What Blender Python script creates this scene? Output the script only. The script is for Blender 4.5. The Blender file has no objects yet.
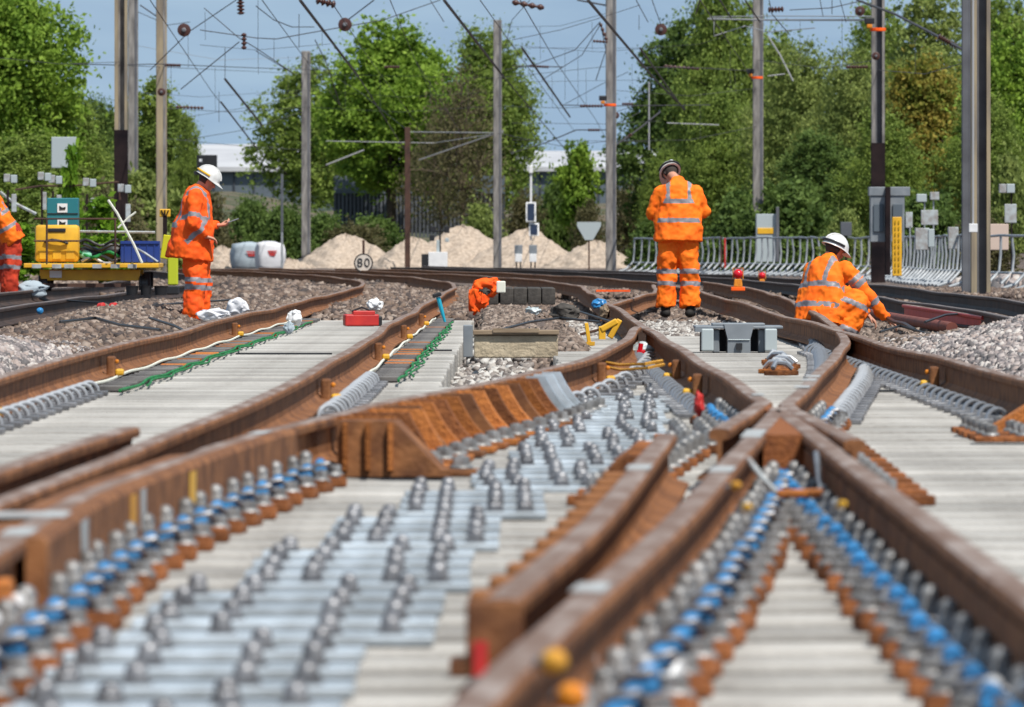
import bpy, bmesh, math, random
import numpy as np
from mathutils import Vector, Matrix, noise

random.seed(7); rng = np.random.default_rng(11)
SC = bpy.context.scene
COL = SC.collection
F = 8000.0; HC = 0.82; Y0 = 245.0
def P(px, py, d): return Vector(((px-512)*d/F, d, HC-(py-Y0)*d/F))
def G(px, py, z=0.0):
    d = (HC-z)*F/(py-Y0); return Vector(((px-512)*d/F, d, z))

# ------------------------------------------------------------------ materials
def newmat(name):
    m = bpy.data.materials.new(name); m.use_nodes = True
    nt = m.node_tree; b = nt.nodes['Principled BSDF']; return m, nt, b
def mat(name, col, rough=.6, metal=0., col2=None, scale=6., detail=6., bump=0., bscale=None, amount=(.35,.65), coord='Object', island=0., stretch=None, spec=None):
    m, nt, b = newmat(name); N = nt.nodes; L = nt.links
    b.inputs['Roughness'].default_value = rough; b.inputs['Metallic'].default_value = metal
    b.inputs['Specular IOR Level'].default_value = spec if spec is not None else (.2 if rough >= .6 else .5)
    b.inputs['Base Color'].default_value = (*col, 1)
    tc = N.new('ShaderNodeTexCoord'); out = tc.outputs[coord]
    if stretch:
        mp = N.new('ShaderNodeMapping'); mp.inputs['Scale'].default_value = stretch
        L.new(out, mp.inputs['Vector']); out = mp.outputs['Vector']
    last = None
    if col2 is not None:
        t = N.new('ShaderNodeTexNoise'); t.inputs['Scale'].default_value = scale; t.inputs['Detail'].default_value = detail
        L.new(out, t.inputs['Vector'])
        r = N.new('ShaderNodeMapRange'); r.inputs[1].default_value = amount[0]; r.inputs[2].default_value = amount[1]
        L.new(t.outputs['Fac'], r.inputs[0])
        mx = N.new('ShaderNodeMix'); mx.data_type = 'RGBA'
        mx.inputs[6].default_value = (*col, 1); mx.inputs[7].default_value = (*col2, 1)
        L.new(r.outputs[0], mx.inputs[0]); last = mx.outputs[2]
    if island:
        g = N.new('ShaderNodeNewGeometry'); oi = N.new('ShaderNodeObjectInfo')
        ad = N.new('ShaderNodeMath'); ad.operation = 'ADD'; L.new(g.outputs['Random Per Island'], ad.inputs[0]); L.new(oi.outputs['Random'], ad.inputs[1])
        fr = N.new('ShaderNodeMath'); fr.operation = 'FRACT'; L.new(ad.outputs[0], fr.inputs[0])
        r2 = N.new('ShaderNodeMapRange'); r2.inputs[3].default_value = 1-island; r2.inputs[4].default_value = 1+island
        L.new(fr.outputs[0], r2.inputs[0])
        hs = N.new('ShaderNodeHueSaturation'); L.new(r2.outputs[0], hs.inputs['Value'])
        if last: L.new(last, hs.inputs['Color'])
        else: hs.inputs['Color'].default_value = (*col, 1)
        last = hs.outputs['Color']
    if last: L.new(last, b.inputs['Base Color'])
    if bump:
        t2 = N.new('ShaderNodeTexNoise'); t2.inputs['Scale'].default_value = bscale or scale*4; t2.inputs['Detail'].default_value = 5
        L.new(out, t2.inputs['Vector'])
        bp = N.new('ShaderNodeBump'); bp.inputs['Strength'].default_value = bump; bp.inputs['Distance'].default_value = .02
        L.new(t2.outputs['Fac'], bp.inputs['Height']); L.new(bp.outputs[0], b.inputs['Normal'])
    return m
M = {}
M['rail_top'] = mat('rail_top', (.17,.10,.065), .55, .0, (.30,.235,.20), 3.2, 9, .15, 30, stretch=(3,.6,3), amount=(.46,.64), spec=.35)
M['rail_side'] = mat('rail_side', (.12,.050,.024), .75, 0, (.29,.125,.05), 9, 8, .3, 40)
M['rail_far_top'] = mat('rail_far_top', (.10,.075,.065), .55, 0, (.16,.125,.11), 1.5)
M['rail_far'] = mat('rail_far', (.07,.045,.035), .7, 0, (.035,.026,.024), 1.5)
M['rust'] = mat('rust', (.27,.10,.036), .9, 0, (.17,.062,.026), 30, 10, .6, 60, island=.4)
M['rust_bright'] = mat('rust_bright', (.42,.15,.04), .9, 0, (.30,.105,.032), 30, 10, .6, 60, island=.4)
M['concrete'] = mat('concrete', (.41,.395,.37), .9, 0, (.28,.265,.245), 3.5, 10, .3, 50, island=.24)
M['galv'] = mat('galv', (.52,.58,.63), .4, .35, (.33,.36,.38), 9, 9, .1, 30, island=.25)
M['bolt'] = mat('bolt', (.24,.24,.25), .42, .4, (.14,.14,.15), 20, 4, .1, 60, island=.25)
M['bolt_grey'] = mat('bolt_grey', (.27,.27,.27), .45, .3, (.15,.145,.14), 25, 4, .1, 60, island=.35)
M['silver'] = mat('silver', (.60,.61,.62), .35, .45, (.42,.43,.45), 10)
M['steel_dark'] = mat('steel_dark', (.22,.24,.27), .35, .5, (.34,.36,.40), 10)
M['blue'] = mat('blue_plastic', (.024,.23,.52), .35, 0, (.03,.15,.34), 30, island=.3)
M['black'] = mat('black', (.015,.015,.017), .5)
M['pad'] = mat('pad', (.09,.085,.085), .7, 0, (.16,.15,.14), 8, island=.35)
M['green_rope'] = mat('green_rope', (.02,.23,.06), .6, 0, (.01,.12,.03), 12)
M['white_cable'] = mat('white_cable', (.72,.72,.62), .6)
M['white'] = mat('white_paint', (.78,.78,.78), .5, 0, (.68,.68,.68), 5)
M['white_mark'] = mat('white_mark', (.42,.46,.47), .7, 0, (.28,.26,.25), 9)
M['yellow'] = mat('yellow_paint', (.78,.43,.02), .5, 0, (.62,.33,.02), 6)
M['orange_paint'] = mat('orange_paint', (.70,.26,.02), .6, 0, (.5,.15,.02), 60)
M['yellow_cap'] = mat('yellow_cap', (.72,.38,.05), .6, 0, (.45,.2,.03), 60)
M['redp'] = mat('red_paint', (.55,.03,.02), .5, 0, (.42,.02,.02), 6)
M['teal'] = mat('teal_plastic', (.015,.16,.19), .5)
M['blue_crate'] = mat('blue_crate', (.012,.04,.22), .5)
M['wood'] = mat('wood', (.20,.14,.09), .85, 0, (.30,.23,.16), 6, stretch=(.6,6,6))
M['creosote'] = mat('creosote', (.035,.032,.03), .85, 0, (.10,.09,.08), 7, 7, .4)
M['grey_plastic'] = mat('grey_plastic', (.17,.19,.21), .45, .1, (.25,.27,.29), 4)
M['grey_light'] = mat('grey_light', (.40,.45,.46), .5, .1)
M['pole_conc'] = mat('pole_concrete', (.30,.28,.26), .85, 0, (.13,.12,.115), 3.5, 9, .3, 20, stretch=(2,2,.5))
M['pole_tan'] = mat('pole_tan', (.40,.32,.20), .8, 0, (.19,.16,.13), 1.8, 9, .2, stretch=(3,3,.4))
M['pole_grey'] = mat('pole_grey', (.16,.165,.18), .7, .2, (.09,.09,.10), 1.5, 8)
M['pole_dark'] = mat('pole_dark', (.010,.008,.010), .9, 0, (.03,.02,.02), 2, spec=.08)
M['pole_rust'] = mat('pole_rust', (.10,.055,.04), .85, 0, (.06,.035,.03), 3)
M['wire'] = mat('wire', (.075,.07,.075), .6, .3)
M['wire_pale'] = mat('wire_pale', (.42,.42,.42), .5, .3)
M['insul'] = mat('insulator_brown', (.07,.028,.022), .35)
M['gravel'] = mat('gravel', (.48,.39,.31), .95, 0, (.30,.24,.19), 9, 12, 1., 9)
M['roof'] = mat('roof_white', (.50,.50,.51), .6, 0, (.38,.38,.40), .2)
M['clad'] = mat('clad', (.12,.145,.17), .6, 0, (.085,.105,.125), .3)
M['clad_dark'] = mat('clad_dark', (.06,.07,.085), .6, 0, (.035,.04,.05), .3)
M['fence_grey'] = mat('fence_grey', (.12,.13,.15), .7, 0, (.07,.075,.085), .5)
M['tube_galv'] = mat('tube_galv', (.36,.38,.40), .5, .2, (.22,.24,.26), 4)
M['bag'] = mat('woven_bag', (.62,.62,.64), .8, 0, (.6,.6,.63), 3, 5, .4, 12)
M['bag_grey'] = mat('woven_bag_grey', (.36,.42,.46), .8, 0, (.28,.33,.37), 3, 5, .4, 12)
M['orange'] = mat('hivis_orange', (1.0,.215,.014), .75, 0, (.93,.14,.01), 6, 4)
M['orange_red'] = mat('hivis_red', (.98,.135,.012), .75, 0, (.85,.085,.012), 6, 4)
M['tape'] = mat('reflective_tape', (.245,.235,.25), .5, 0, (.20,.19,.21), 20)
M['skin'] = mat('skin', (.50,.25,.17), .6)
M['hair'] = mat('hair', (.05,.04,.035), .8)
M['helmet'] = mat('helmet_shell', (.66,.66,.65), .35, 0, (.55,.54,.52), 14)
M['boot'] = mat('boot', (.025,.023,.022), .7)
M['screen'] = mat('screen', (.02,.03,.06), .2)
M['glass_red'] = mat('glass_red', (.6,.01,.02), .15)
M['bark'] = mat('bark', (.085,.065,.05), .9, 0, (.05,.04,.03), 5, 6, .5)
M['twig'] = mat('twig', (.13,.10,.07), .9)

def leafmat(name, c1, c2, c3=None):
    m, nt, b = newmat(name); N = nt.nodes; L = nt.links
    g = N.new('ShaderNodeNewGeometry'); cr = N.new('ShaderNodeValToRGB')
    e = cr.color_ramp.elements; e[0].color = (*c1,1); e[1].color = (*c2,1)
    if c3: x = e.new(.85); x.color = (*c3,1)
    tc = N.new('ShaderNodeTexCoord'); n = N.new('ShaderNodeTexNoise'); n.inputs['Scale'].default_value = .9; n.inputs['Detail'].default_value = 3
    L.new(tc.outputs['Object'], n.inputs['Vector'])
    a = N.new('ShaderNodeMath'); a.operation = 'MULTIPLY_ADD'; a.inputs[1].default_value = .45
    s = N.new('ShaderNodeMapRange'); s.inputs[1].default_value = .35; s.inputs[2].default_value = .65; s.inputs[4].default_value = .55
    L.new(n.outputs['Fac'], s.inputs[0]); L.new(g.outputs['Random Per Island'], a.inputs[0]); L.new(s.outputs[0], a.inputs[2])
    L.new(a.outputs[0], cr.inputs[0]); L.new(cr.outputs[0], b.inputs['Base Color'])
    b.inputs['Roughness'].default_value = .7; b.inputs['Specular IOR Level'].default_value = .25
    tr = N.new('ShaderNodeBsdfTranslucent'); L.new(cr.outputs[0], tr.inputs['Color'])
    mx = N.new('ShaderNodeMixShader'); mx.inputs[0].default_value = .4
    L.new(b.outputs[0], mx.inputs[1]); L.new(tr.outputs[0], mx.inputs[2])
    L.new(mx.outputs[0], N['Material Output'].inputs['Surface'])
    return m
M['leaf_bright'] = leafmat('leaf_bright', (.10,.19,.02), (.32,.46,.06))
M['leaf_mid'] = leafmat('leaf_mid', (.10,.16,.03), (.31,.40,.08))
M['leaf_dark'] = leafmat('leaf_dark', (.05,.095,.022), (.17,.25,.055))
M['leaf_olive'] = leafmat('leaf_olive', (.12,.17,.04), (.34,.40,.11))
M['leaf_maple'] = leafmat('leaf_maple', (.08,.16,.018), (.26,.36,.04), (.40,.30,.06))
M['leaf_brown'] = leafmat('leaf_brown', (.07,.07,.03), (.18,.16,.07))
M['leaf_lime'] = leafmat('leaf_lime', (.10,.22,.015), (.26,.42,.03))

def stonemat(name, cols):
    m, nt, b = newmat(name); N = nt.nodes; L = nt.links
    g = N.new('ShaderNodeNewGeometry'); cr = N.new('ShaderNodeValToRGB'); cr.color_ramp.interpolation = 'CONSTANT'
    e = cr.color_ramp.elements
    e[0].color = (*cols[0],1); e[1].position = 1/len(cols); e[1].color = (*cols[1],1)
    for k in range(2, len(cols)): x = e.new(k/len(cols)); x.color = (*cols[k],1)
    L.new(g.outputs['Random Per Island'], cr.inputs[0]); L.new(cr.outputs[0], b.inputs['Base Color'])
    b.inputs['Roughness'].default_value = .9
    return m
M['stone_pale'] = stonemat('stone_pale', [(.27,.23,.22),(.38,.33,.31),(.17,.15,.15),(.32,.26,.235),(.48,.44,.41),(.12,.11,.11)])
M['stone_brown'] = stonemat('stone_brown', [(.15,.105,.08),(.21,.155,.125),(.085,.06,.05),(.17,.12,.09),(.28,.22,.18),(.06,.045,.04),(.12,.08,.06)])
M['stone_white'] = stonemat('stone_white', [(.36,.33,.30),(.24,.21,.19),(.48,.46,.43),(.13,.11,.10)])
M['stone_tan'] = stonemat('stone_tan', [(.20,.15,.12),(.13,.095,.075),(.28,.22,.18),(.07,.05,.04),(.17,.125,.10)])

# ------------------------------------------------------------------ object helpers
def tag(o, label=None, cat=None, group=None, kind=None):
    if label: o['label'] = label
    if cat: o['category'] = cat
    if group: o['group'] = group
    if kind: o['kind'] = kind
    return o
def empty(name, loc=(0,0,0), rz=0, label=None, cat=None, group=None):
    o = bpy.data.objects.new(name, None); COL.objects.link(o); o.location = loc; o.rotation_euler = (0,0,rz)
    o.empty_display_size = .05
    return tag(o, label, cat, group)
def link(name, me, parent=None, loc=(0,0,0), rz=0):
    o = bpy.data.objects.new(name, me); COL.objects.link(o)
    if parent is not None: o.parent = parent
    o.location = loc; o.rotation_euler = (0,0,rz); return o
def children(o): return [c for c in COL.objects if c.parent == o]
CH = {}
def copy_tree(o, kids=None):
    c = o.copy(); COL.objects.link(c)
    for k in (kids if kids is not None else children(o)):
        d = k.copy(); COL.objects.link(d); d.parent = c
        for k2 in children(k):
            e = k2.copy(); COL.objects.link(e); e.parent = d
    return c

class MB:
    def __init__(s): s.v = []; s.f = []; s.m = []
    def add(s, vs, fs, mi=0):
        n = len(s.v); s.v += [tuple(v) for v in vs]; s.f += [tuple(i+n for i in f) for f in fs]; s.m += [mi]*len(fs); return s
    def box(s, c, d, mi=0, rz=0, rx=0, ry=0, bev=0.0, taper=None):
        cx,cy,cz = c; a,b,h = d[0]/2, d[1]/2, d[2]/2
        R = Matrix.Rotation(rz,3,'Z') @ Matrix.Rotation(ry,3,'Y') @ Matrix.Rotation(rx,3,'X')
        tp = taper or 1.0
        if bev <= 0:
            vs = [(-a,-b,-h),(a,-b,-h),(a,b,-h),(-a,b,-h),(-a*tp,-b*tp,h),(a*tp,-b*tp,h),(a*tp,b*tp,h),(-a*tp,b*tp,h)]
            fs = [(0,3,2,1),(4,5,6,7),(0,1,5,4),(1,2,6,5),(2,3,7,6),(3,0,4,7)]
        else:
            bm = bmesh.new(); bmesh.ops.create_cube(bm, size=1)
            for v in bm.verts:
                k = tp if v.co.z > 0 else 1
                v.co = Vector((v.co.x*d[0]*k, v.co.y*d[1]*k, v.co.z*d[2]))
            bmesh.ops.bevel(bm, geom=list(bm.edges), offset=bev, segments=2, affect='EDGES', profile=.5)
            bm.verts.index_update(); vs = [v.co.copy() for v in bm.verts]; fs = [[v.index for v in f.verts] for f in bm.faces]; bm.free()
        vs = [R @ Vector(v) + Vector((cx,cy,cz)) for v in vs]
        return s.add(vs, fs, mi)
    def ring(s, c, X, Y, r1, r2, n): return [c + X*math.cos(2*math.pi*k/n)*r1 + Y*math.sin(2*math.pi*k/n)*r2 for k in range(n)]
    def tube(s, pts, r, n=8, mi=0, cap=True, flat=1.0, up=None):
        pts = [Vector(p) for p in pts]; rs = r if hasattr(r,'__len__') else [r]*len(pts)
        vs = []; X = None
        for i,p in enumerate(pts):
            t = (pts[min(i+1,len(pts)-1)]-pts[max(i-1,0)])
            t = t.normalized() if t.length > 1e-9 else Vector((0,0,1))
            ref = Vector(up) if up else (X if X is not None else (Vector((0,0,1)) if abs(t.z)<.9 else Vector((1,0,0))))
            X = (ref - t*ref.dot(t)); X = X.normalized() if X.length>1e-6 else t.orthogonal().normalized()
            Y = t.cross(X).normalized()
            vs += s.ring(p, X, Y, rs[i], rs[i]*flat, n)
        fs = []
        for i in range(len(pts)-1):
            for k in range(n):
                a=i*n+k; b=i*n+(k+1)%n; fs.append((a,b,b+n,a+n))
        if cap: fs.append(tuple(range(n-1,-1,-1))); fs.append(tuple((len(pts)-1)*n+k for k in range(n)))
        return s.add(vs, fs, mi)
    def lathe(s, c, prof, n=16, mi=0, axis=(0,0,1)):
        ax = Vector(axis).normalized(); X = ax.orthogonal().normalized(); Y = ax.cross(X); c = Vector(c); vs=[]
        for r,h in prof: vs += s.ring(c+ax*h, X, Y, max(r,1e-4), max(r,1e-4), n)
        fs=[]
        for i in range(len(prof)-1):
            for k in range(n):
                a=i*n+k; b=i*n+(k+1)%n; fs.append((a,b,b+n,a+n))
        fs.append(tuple(range(n-1,-1,-1))); fs.append(tuple((len(prof)-1)*n+k for k in range(n)))
        return s.add(vs, fs, mi)
    def ball(s, c, r, n=10, mi=0, sc=(1,1,1)):
        c = Vector(c); vs=[]; fs=[]; m=n//2+1
        for i in range(m+1):
            th=math.pi*i/m
            for k in range(n):
                ph=2*math.pi*k/n
                vs.append((c.x+r*sc[0]*math.sin(th)*math.cos(ph), c.y+r*sc[1]*math.sin(th)*math.sin(ph), c.z-r*sc[2]*math.cos(th)))
        for i in range(m):
            for k in range(n):
                a=i*n+k; b=i*n+(k+1)%n; fs.append((a,b,b+n,a+n))
        return s.add(vs, fs, mi)
    def prism(s, poly, y0, y1, mi=0, axis='y'):
        """poly of (u,z); extruded along y (or x)"""
        n=len(poly)
        if axis=='y': vs=[(u,y0,z) for u,z in poly]+[(u,y1,z) for u,z in poly]
        else: vs=[(y0,u,z) for u,z in poly]+[(y1,u,z) for u,z in poly]
        fs=[tuple(range(n)), tuple(range(2*n-1,n-1,-1))]+[(k,k+n,(k+1)%n+n,(k+1)%n) for k in range(n)]
        return s.add(vs, fs, mi)
    def mesh(s, name, mats, smooth=False):
        me = bpy.data.meshes.new(name); me.from_pydata(s.v, [], s.f)
        for m in (mats if isinstance(mats,(list,tuple)) else [mats]): me.materials.append(m)
        me.polygons.foreach_set('material_index', s.m)
        bm = bmesh.new(); bm.from_mesh(me); bmesh.ops.recalc_face_normals(bm, faces=list(bm.faces)); bm.to_mesh(me); bm.free()
        if smooth:
            me.polygons.foreach_set('use_smooth', [True]*len(me.polygons))
            try: me.set_sharp_from_angle(angle=math.radians(40))
            except Exception: pass
        return me
    def build(s, name, mats, parent=None, loc=(0,0,0), rz=0, smooth=False):
        return link(name, s.mesh(name, mats, smooth), parent, loc, rz)

def npmesh(name, verts, quads, mat_, smooth=False):
    me = bpy.data.meshes.new(name); k = quads.shape[1]
    me.vertices.add(len(verts)); me.vertices.foreach_set('co', verts.astype(np.float32).ravel())
    me.loops.add(quads.size); me.loops.foreach_set('vertex_index', quads.astype(np.int32).ravel())
    me.polygons.add(len(quads)); me.polygons.foreach_set('loop_start', np.arange(0, quads.size, k, dtype=np.int32))
    me.polygons.foreach_set('loop_total', np.full(len(quads), k, dtype=np.int32))
    me.materials.append(mat_); me.update(calc_edges=True); me.validate()
    if smooth: me.polygons.foreach_set('use_smooth', [True]*len(me.polygons))
    return me

# ------------------------------------------------------------------ terrain
def sst(a,b,x):
    t = np.clip((x-a)/(b-a),0,1); return t*t*(3-2*t)
def H(x, y):
    x = np.asarray(x,float); y = np.asarray(y,float)
    n = .5*np.sin(x*1.7+y*.31)+.3*np.sin(x*3.1-y*.53+1)+.2*np.sin(y*.9+x*.4)
    z = np.full(np.broadcast(x,y).shape, -.22)
    # far: ballast between rails
    far = np.where(x>.2, sst(72,77,y), sst(87,91,y)); z = z + (.22-.02)*far
    # left of the panel
    left = sst(-2.9,-3.5,x); z = np.maximum(z, -.22+ (.17)*left + .0*y)
    z = z + left*(1-far)*.0
    lh = np.exp(-((x+4.6)/1.1)**2 - ((y-53)/8.)**2)*.47; z = z + np.where(x<-2.75, lh, 0)
    l2 = np.exp(-((x+4.1)/.7)**2 - ((y-86)/14.)**2)*.20; z = z + np.where(x<-2.6, l2, 0)
    # right of the panel
    right = sst(2.75,3.3,x); z = z + right*(1-far)*.17
    rh = np.exp(-((x-4.3)/1.0)**2 - ((y-57)/9.)**2)*.42; z = z + np.where(x>2.6, rh, 0)
    # mid hump between the left panel and the right panel
    mid = sst(-.40,-.25,x)*sst(.75,.5,x)*sst(60,63,y); z = z + mid*(1-far)*.26 + mid*sst(72,80,y)*(1-sst(88,100,y))*.06
    z = z + n*.018*np.where((np.abs(x)>2.9)|(y>88)|(mid>.1), 1, .3)
    # between rails A/B beyond, gentle ripples across the yard
    ab = np.exp(-((x+1.7)/.5)**2)*sst(92,102,y)*(1-sst(112,125,y))*.10; z = z + ab
    z = z - ((x>.2)&(y>72)&(y<128))*.09
    # raised cess on the right, bank beyond the yard
    z = z + sst(10.5,16,x)*sst(120,150,y)*1.0
    z = z + sst(-12,-20,x)*sst(130,170,y)*1.0
    z = z + sst(318,390,y)*(2.7 + .4*np.sin(x*.35)+.25*np.sin(x*.9+1))
    return z
def build_ground():
    xs = np.concatenate([-np.geomspace(900,14,26), np.arange(-13.6,13.7,.2), np.geomspace(14,900,26)])
    ys = np.concatenate([np.arange(-30,8,6), np.arange(8,150,.6), np.arange(150,420,3.), np.geomspace(421,3000,24)])
    X,Y = np.meshgrid(xs,ys); Z = H(X,Y)
    v = np.stack([X.ravel(),Y.ravel(),Z.ravel()],1); nx=len(xs); ny=len(ys)
    i = np.arange((ny-1)*(nx-1)); r=i//(nx-1); c=i%(nx-1); a=r*nx+c
    q = np.stack([a,a+1,a+nx+1,a+nx],1)
    m, nt, b = newmat('ballast_ground'); N=nt.nodes; L=nt.links
    tc=N.new('ShaderNodeTexCoord'); vo=N.new('ShaderNodeTexVoronoi'); vo.inputs['Scale'].default_value=14
    L.new(tc.outputs['Object'],vo.inputs['Vector'])
    cr=N.new('ShaderNodeValToRGB'); e=cr.color_ramp.elements
    e[0].color=(.035,.026,.022,1); e[1].color=(.20,.15,.125,1)
    sp=N.new('ShaderNodeSeparateColor'); L.new(vo.outputs['Color'],sp.inputs[0]); L.new(sp.outputs[0],cr.inputs[0])
    # pale fines inside the new panel, grass on the bank
    geo=N.new('ShaderNodeNewGeometry'); sx=N.new('ShaderNodeSeparateXYZ'); L.new(geo.outputs['Position'],sx.inputs[0])
    g1=N.new('ShaderNodeMapRange'); g1.inputs[1].default_value=312; g1.inputs[2].default_value=330; L.new(sx.outputs[1],g1.inputs[0])
    nz=N.new('ShaderNodeTexNoise'); nz.inputs['Scale'].default_value=.6; nz.inputs['Detail'].default_value=8; L.new(tc.outputs['Object'],nz.inputs['Vector'])
    gr=N.new('ShaderNodeValToRGB'); e=gr.color_ramp.elements; e[0].position=.38; e[0].color=(.035,.055,.018,1); e[1].position=.62; e[1].color=(.15,.11,.075,1)
    L.new(nz.outputs['Fac'],gr.inputs[0])
    mx=N.new('ShaderNodeMix'); mx.data_type='RGBA'; L.new(g1.outputs[0],mx.inputs[0]); L.new(cr.outputs[0],mx.inputs[6]); L.new(gr.outputs[0],mx.inputs[7])
    L.new(mx.outputs[2],b.inputs['Base Color']); b.inputs['Roughness'].default_value=.95
    bp=N.new('ShaderNodeBump'); bp.inputs['Distance'].default_value=.05; bp.inputs['Strength'].default_value=.8; L.new(vo.outputs['Distance'],bp.inputs['Height']); L.new(bp.outputs[0],b.inputs['Normal'])
    o = link('ground', npmesh('ground', v, q, m)); tag(o, kind='structure')
    return o
build_ground()

def scatter(name, label, x0,x1,y0,y1, dens, smin, smax, m, cond=None, lift=0.0, dz=None):
    n = int((x1-x0)*(y1-y0)*dens)
    x = rng.uniform(x0,x1,n); y = rng.uniform(y0,y1,n)
    if cond is not None: k = cond(x,y); x=x[k]; y=y[k]; n=len(x)
    z = H(x,y)
    base = np.array([(-1,-1,-1),(1,-1,-1),(1,1,-1),(-1,1,-1),(-1,-1,1),(1,-1,1),(1,1,1),(-1,1,1)],float)*.5
    s = rng.uniform(smin,smax,(n,1,1))
    jit = base[None]*(1+rng.uniform(-.35,.2,(n,8,3)))
    jit = jit*rng.uniform(.55,1.1,(n,1,3))*s
    q = rng.normal(size=(n,4)); q/=np.linalg.norm(q,axis=1,keepdims=True); w,a,b,c = q.T
    R = np.stack([1-2*(b*b+c*c),2*(a*b-c*w),2*(a*c+b*w),2*(a*b+c*w),1-2*(a*a+c*c),2*(b*c-a*w),2*(a*c-b*w),2*(b*c+a*w),1-2*(a*a+b*b)],1).reshape(n,3,3)
    v = np.einsum('nij,nkj->nki',R,jit) + np.stack([x,y,z+lift+s[:,0,0]*rng.uniform(-.1,.35,n)],1)[:,None,:]
    fb = np.array([(0,3,2,1),(4,5,6,7),(0,1,5,4),(1,2,6,5),(2,3,7,6),(3,0,4,7)])
    f = (fb[None]+ (np.arange(n)*8)[:,None,None]).reshape(-1,4)
    o = link(name, npmesh(name, v.reshape(-1,3), f, m)); tag(o, label, 'ballast', kind='stuff'); return o
scatter('ballast_heap','pale pinkish grey ballast heaped beside the leftmost rail', -6.6,-2.85,36,68, 620,.028,.06, M['stone_pale'], lambda x,y: (x> -6.4+(y-36)*.0)&(np.hypot((x+4.8)/2.1,(y-53)/15)<1))
scatter('ballast_heap','pale pinkish grey ballast heaped beside the rightmost near rail', 2.75,5.2,38,72, 620,.028,.06, M['stone_pale'], lambda x,y: np.hypot((x-4.2)/1.6,(y-57)/16)<1)
scatter('track_ballast','brown ballast left of the tracks around the trolley and the man with a phone', -9.5,-2.85,60,122, 170,.035,.075, M['stone_brown'])
scatter('track_ballast','far brown ballast on the left where the tracks curve away', -16,-2.0,122,200, 26,.07,.14, M['stone_brown'])
scatter('track_ballast','brown ballast between the far rails beyond the concrete bearers', -2.9,9.5,89,150, 80,.04,.09, M['stone_brown'])
scatter('ballast_heap','coarse brown ballast mound behind the pale concrete block', -.36,.85,60,96, 480,.03,.065, M['stone_tan'])
scatter('ballast_heap','white stone chippings in front of the standing worker', .6,3.0,71,91, 150,.03,.065, M['stone_white'], lambda x,y: rng.random(len(x))<sst(68,80,y), lift=.03)
scatter('track_ballast','mixed brown ballast right of the far rails below the crouching worker', 2.9,8.5,64,100, 170,.035,.075, M['stone_tan'])
scatter('ballast_heap','white limestone chippings at the foot of the bearer ends', -.42,.15,47,63, 260,.03,.07, M['stone_white'], lift=.05)
# ------------------------------------------------------------------ rails
def pchip(xs, ys):
    xs=np.array(xs,float); ys=np.array(ys,float); h=np.diff(xs); dl=np.diff(ys)/h
    m=np.zeros(len(xs)); m[0]=dl[0]; m[-1]=dl[-1]
    for i in range(1,len(xs)-1): m[i]=(dl[i-1]*h[i]+dl[i]*h[i-1])/(h[i]+h[i-1])
    def f(x):
        x=np.asarray(x,float); i=np.clip(np.searchsorted(xs,x)-1,0,len(xs)-2); t=(x-xs[i])/h[i]; 
        tc=np.clip(t,0,1)
        v=(2*tc**3-3*tc**2+1)*ys[i]+(tc**3-2*tc**2+tc)*h[i]*m[i]+(-2*tc**3+3*tc**2)*ys[i+1]+(tc**3-tc**2)*h[i]*m[i+1]
        return v+np.where(t>1,(t-1)*h[i]*m[i+1],0)+np.where(t<0,t*h[i]*m[i],0)
    return f
def bend(y, s=115, R=640): return np.where(y>s,(y-s)**2/(2*R),0)
_pA=pchip([8,38,62,76,92,115],[-2.46,-2.44,-2.43,-2.39,-2.33,-2.28])
_pB=pchip([8,19.5,25.4,32,35.7,46.8,59.8,73,92,115],[-1.52,-1.245,-1.13,-1.04,-1.0,-.965,-.96,-.94,-.90,-.85])
_pC=pchip([8,13,16.5,20.3,22,27.5,32,36.7,41.3,49,58.4,70,87,105,130],[-1.06,-1.06,-1.058,-1.053,-1.0,-.765,-.448,-.055,.248,.62,.90,1.25,1.72,2.02,2.05])
_pD=pchip([8,14.4,19.5,27.6,31.5,45,60,76,115],[.89,.915,.943,.99,1.01,1.005,1.01,1.03,1.03])
_pE=pchip([8,12.1,13.7,17.4,24.2,28.3,31.6,39.7,45,49.6,55,70.9,90,105,130],[-.20,.015,.11,.333,.69,.90,1.085,1.53,1.83,2.06,2.27,2.72,3.12,3.36,3.40])
_pF=pchip([8,36.7,50.6,76,87,115],[2.33,2.35,2.36,2.42,2.47,2.50])
fA=lambda y:_pA(y)-bend(y); fB=lambda y:_pB(y)-bend(y); fC=lambda y:_pC(y)-bend(y,118); fD=lambda y:_pD(y)-bend(y)
fE=lambda y:_pE(y)-bend(y,120); fF=lambda y:_pF(y)-bend(y,118)
PROF=[(-.075,0),(.075,0),(.075,.011),(.025,.026),(.0085,.045),(.0085,.125),(.014,.133),(.034,.138),(.036,.158),(.030,.168),(.018,.172),(-.018,.172),(-.030,.168),(-.036,.158),(-.034,.138),(-.014,.133),(-.0085,.125),(-.0085,.045),(-.025,.026),(-.075,.011)]
TOPSEG={9,10,11}
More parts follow.
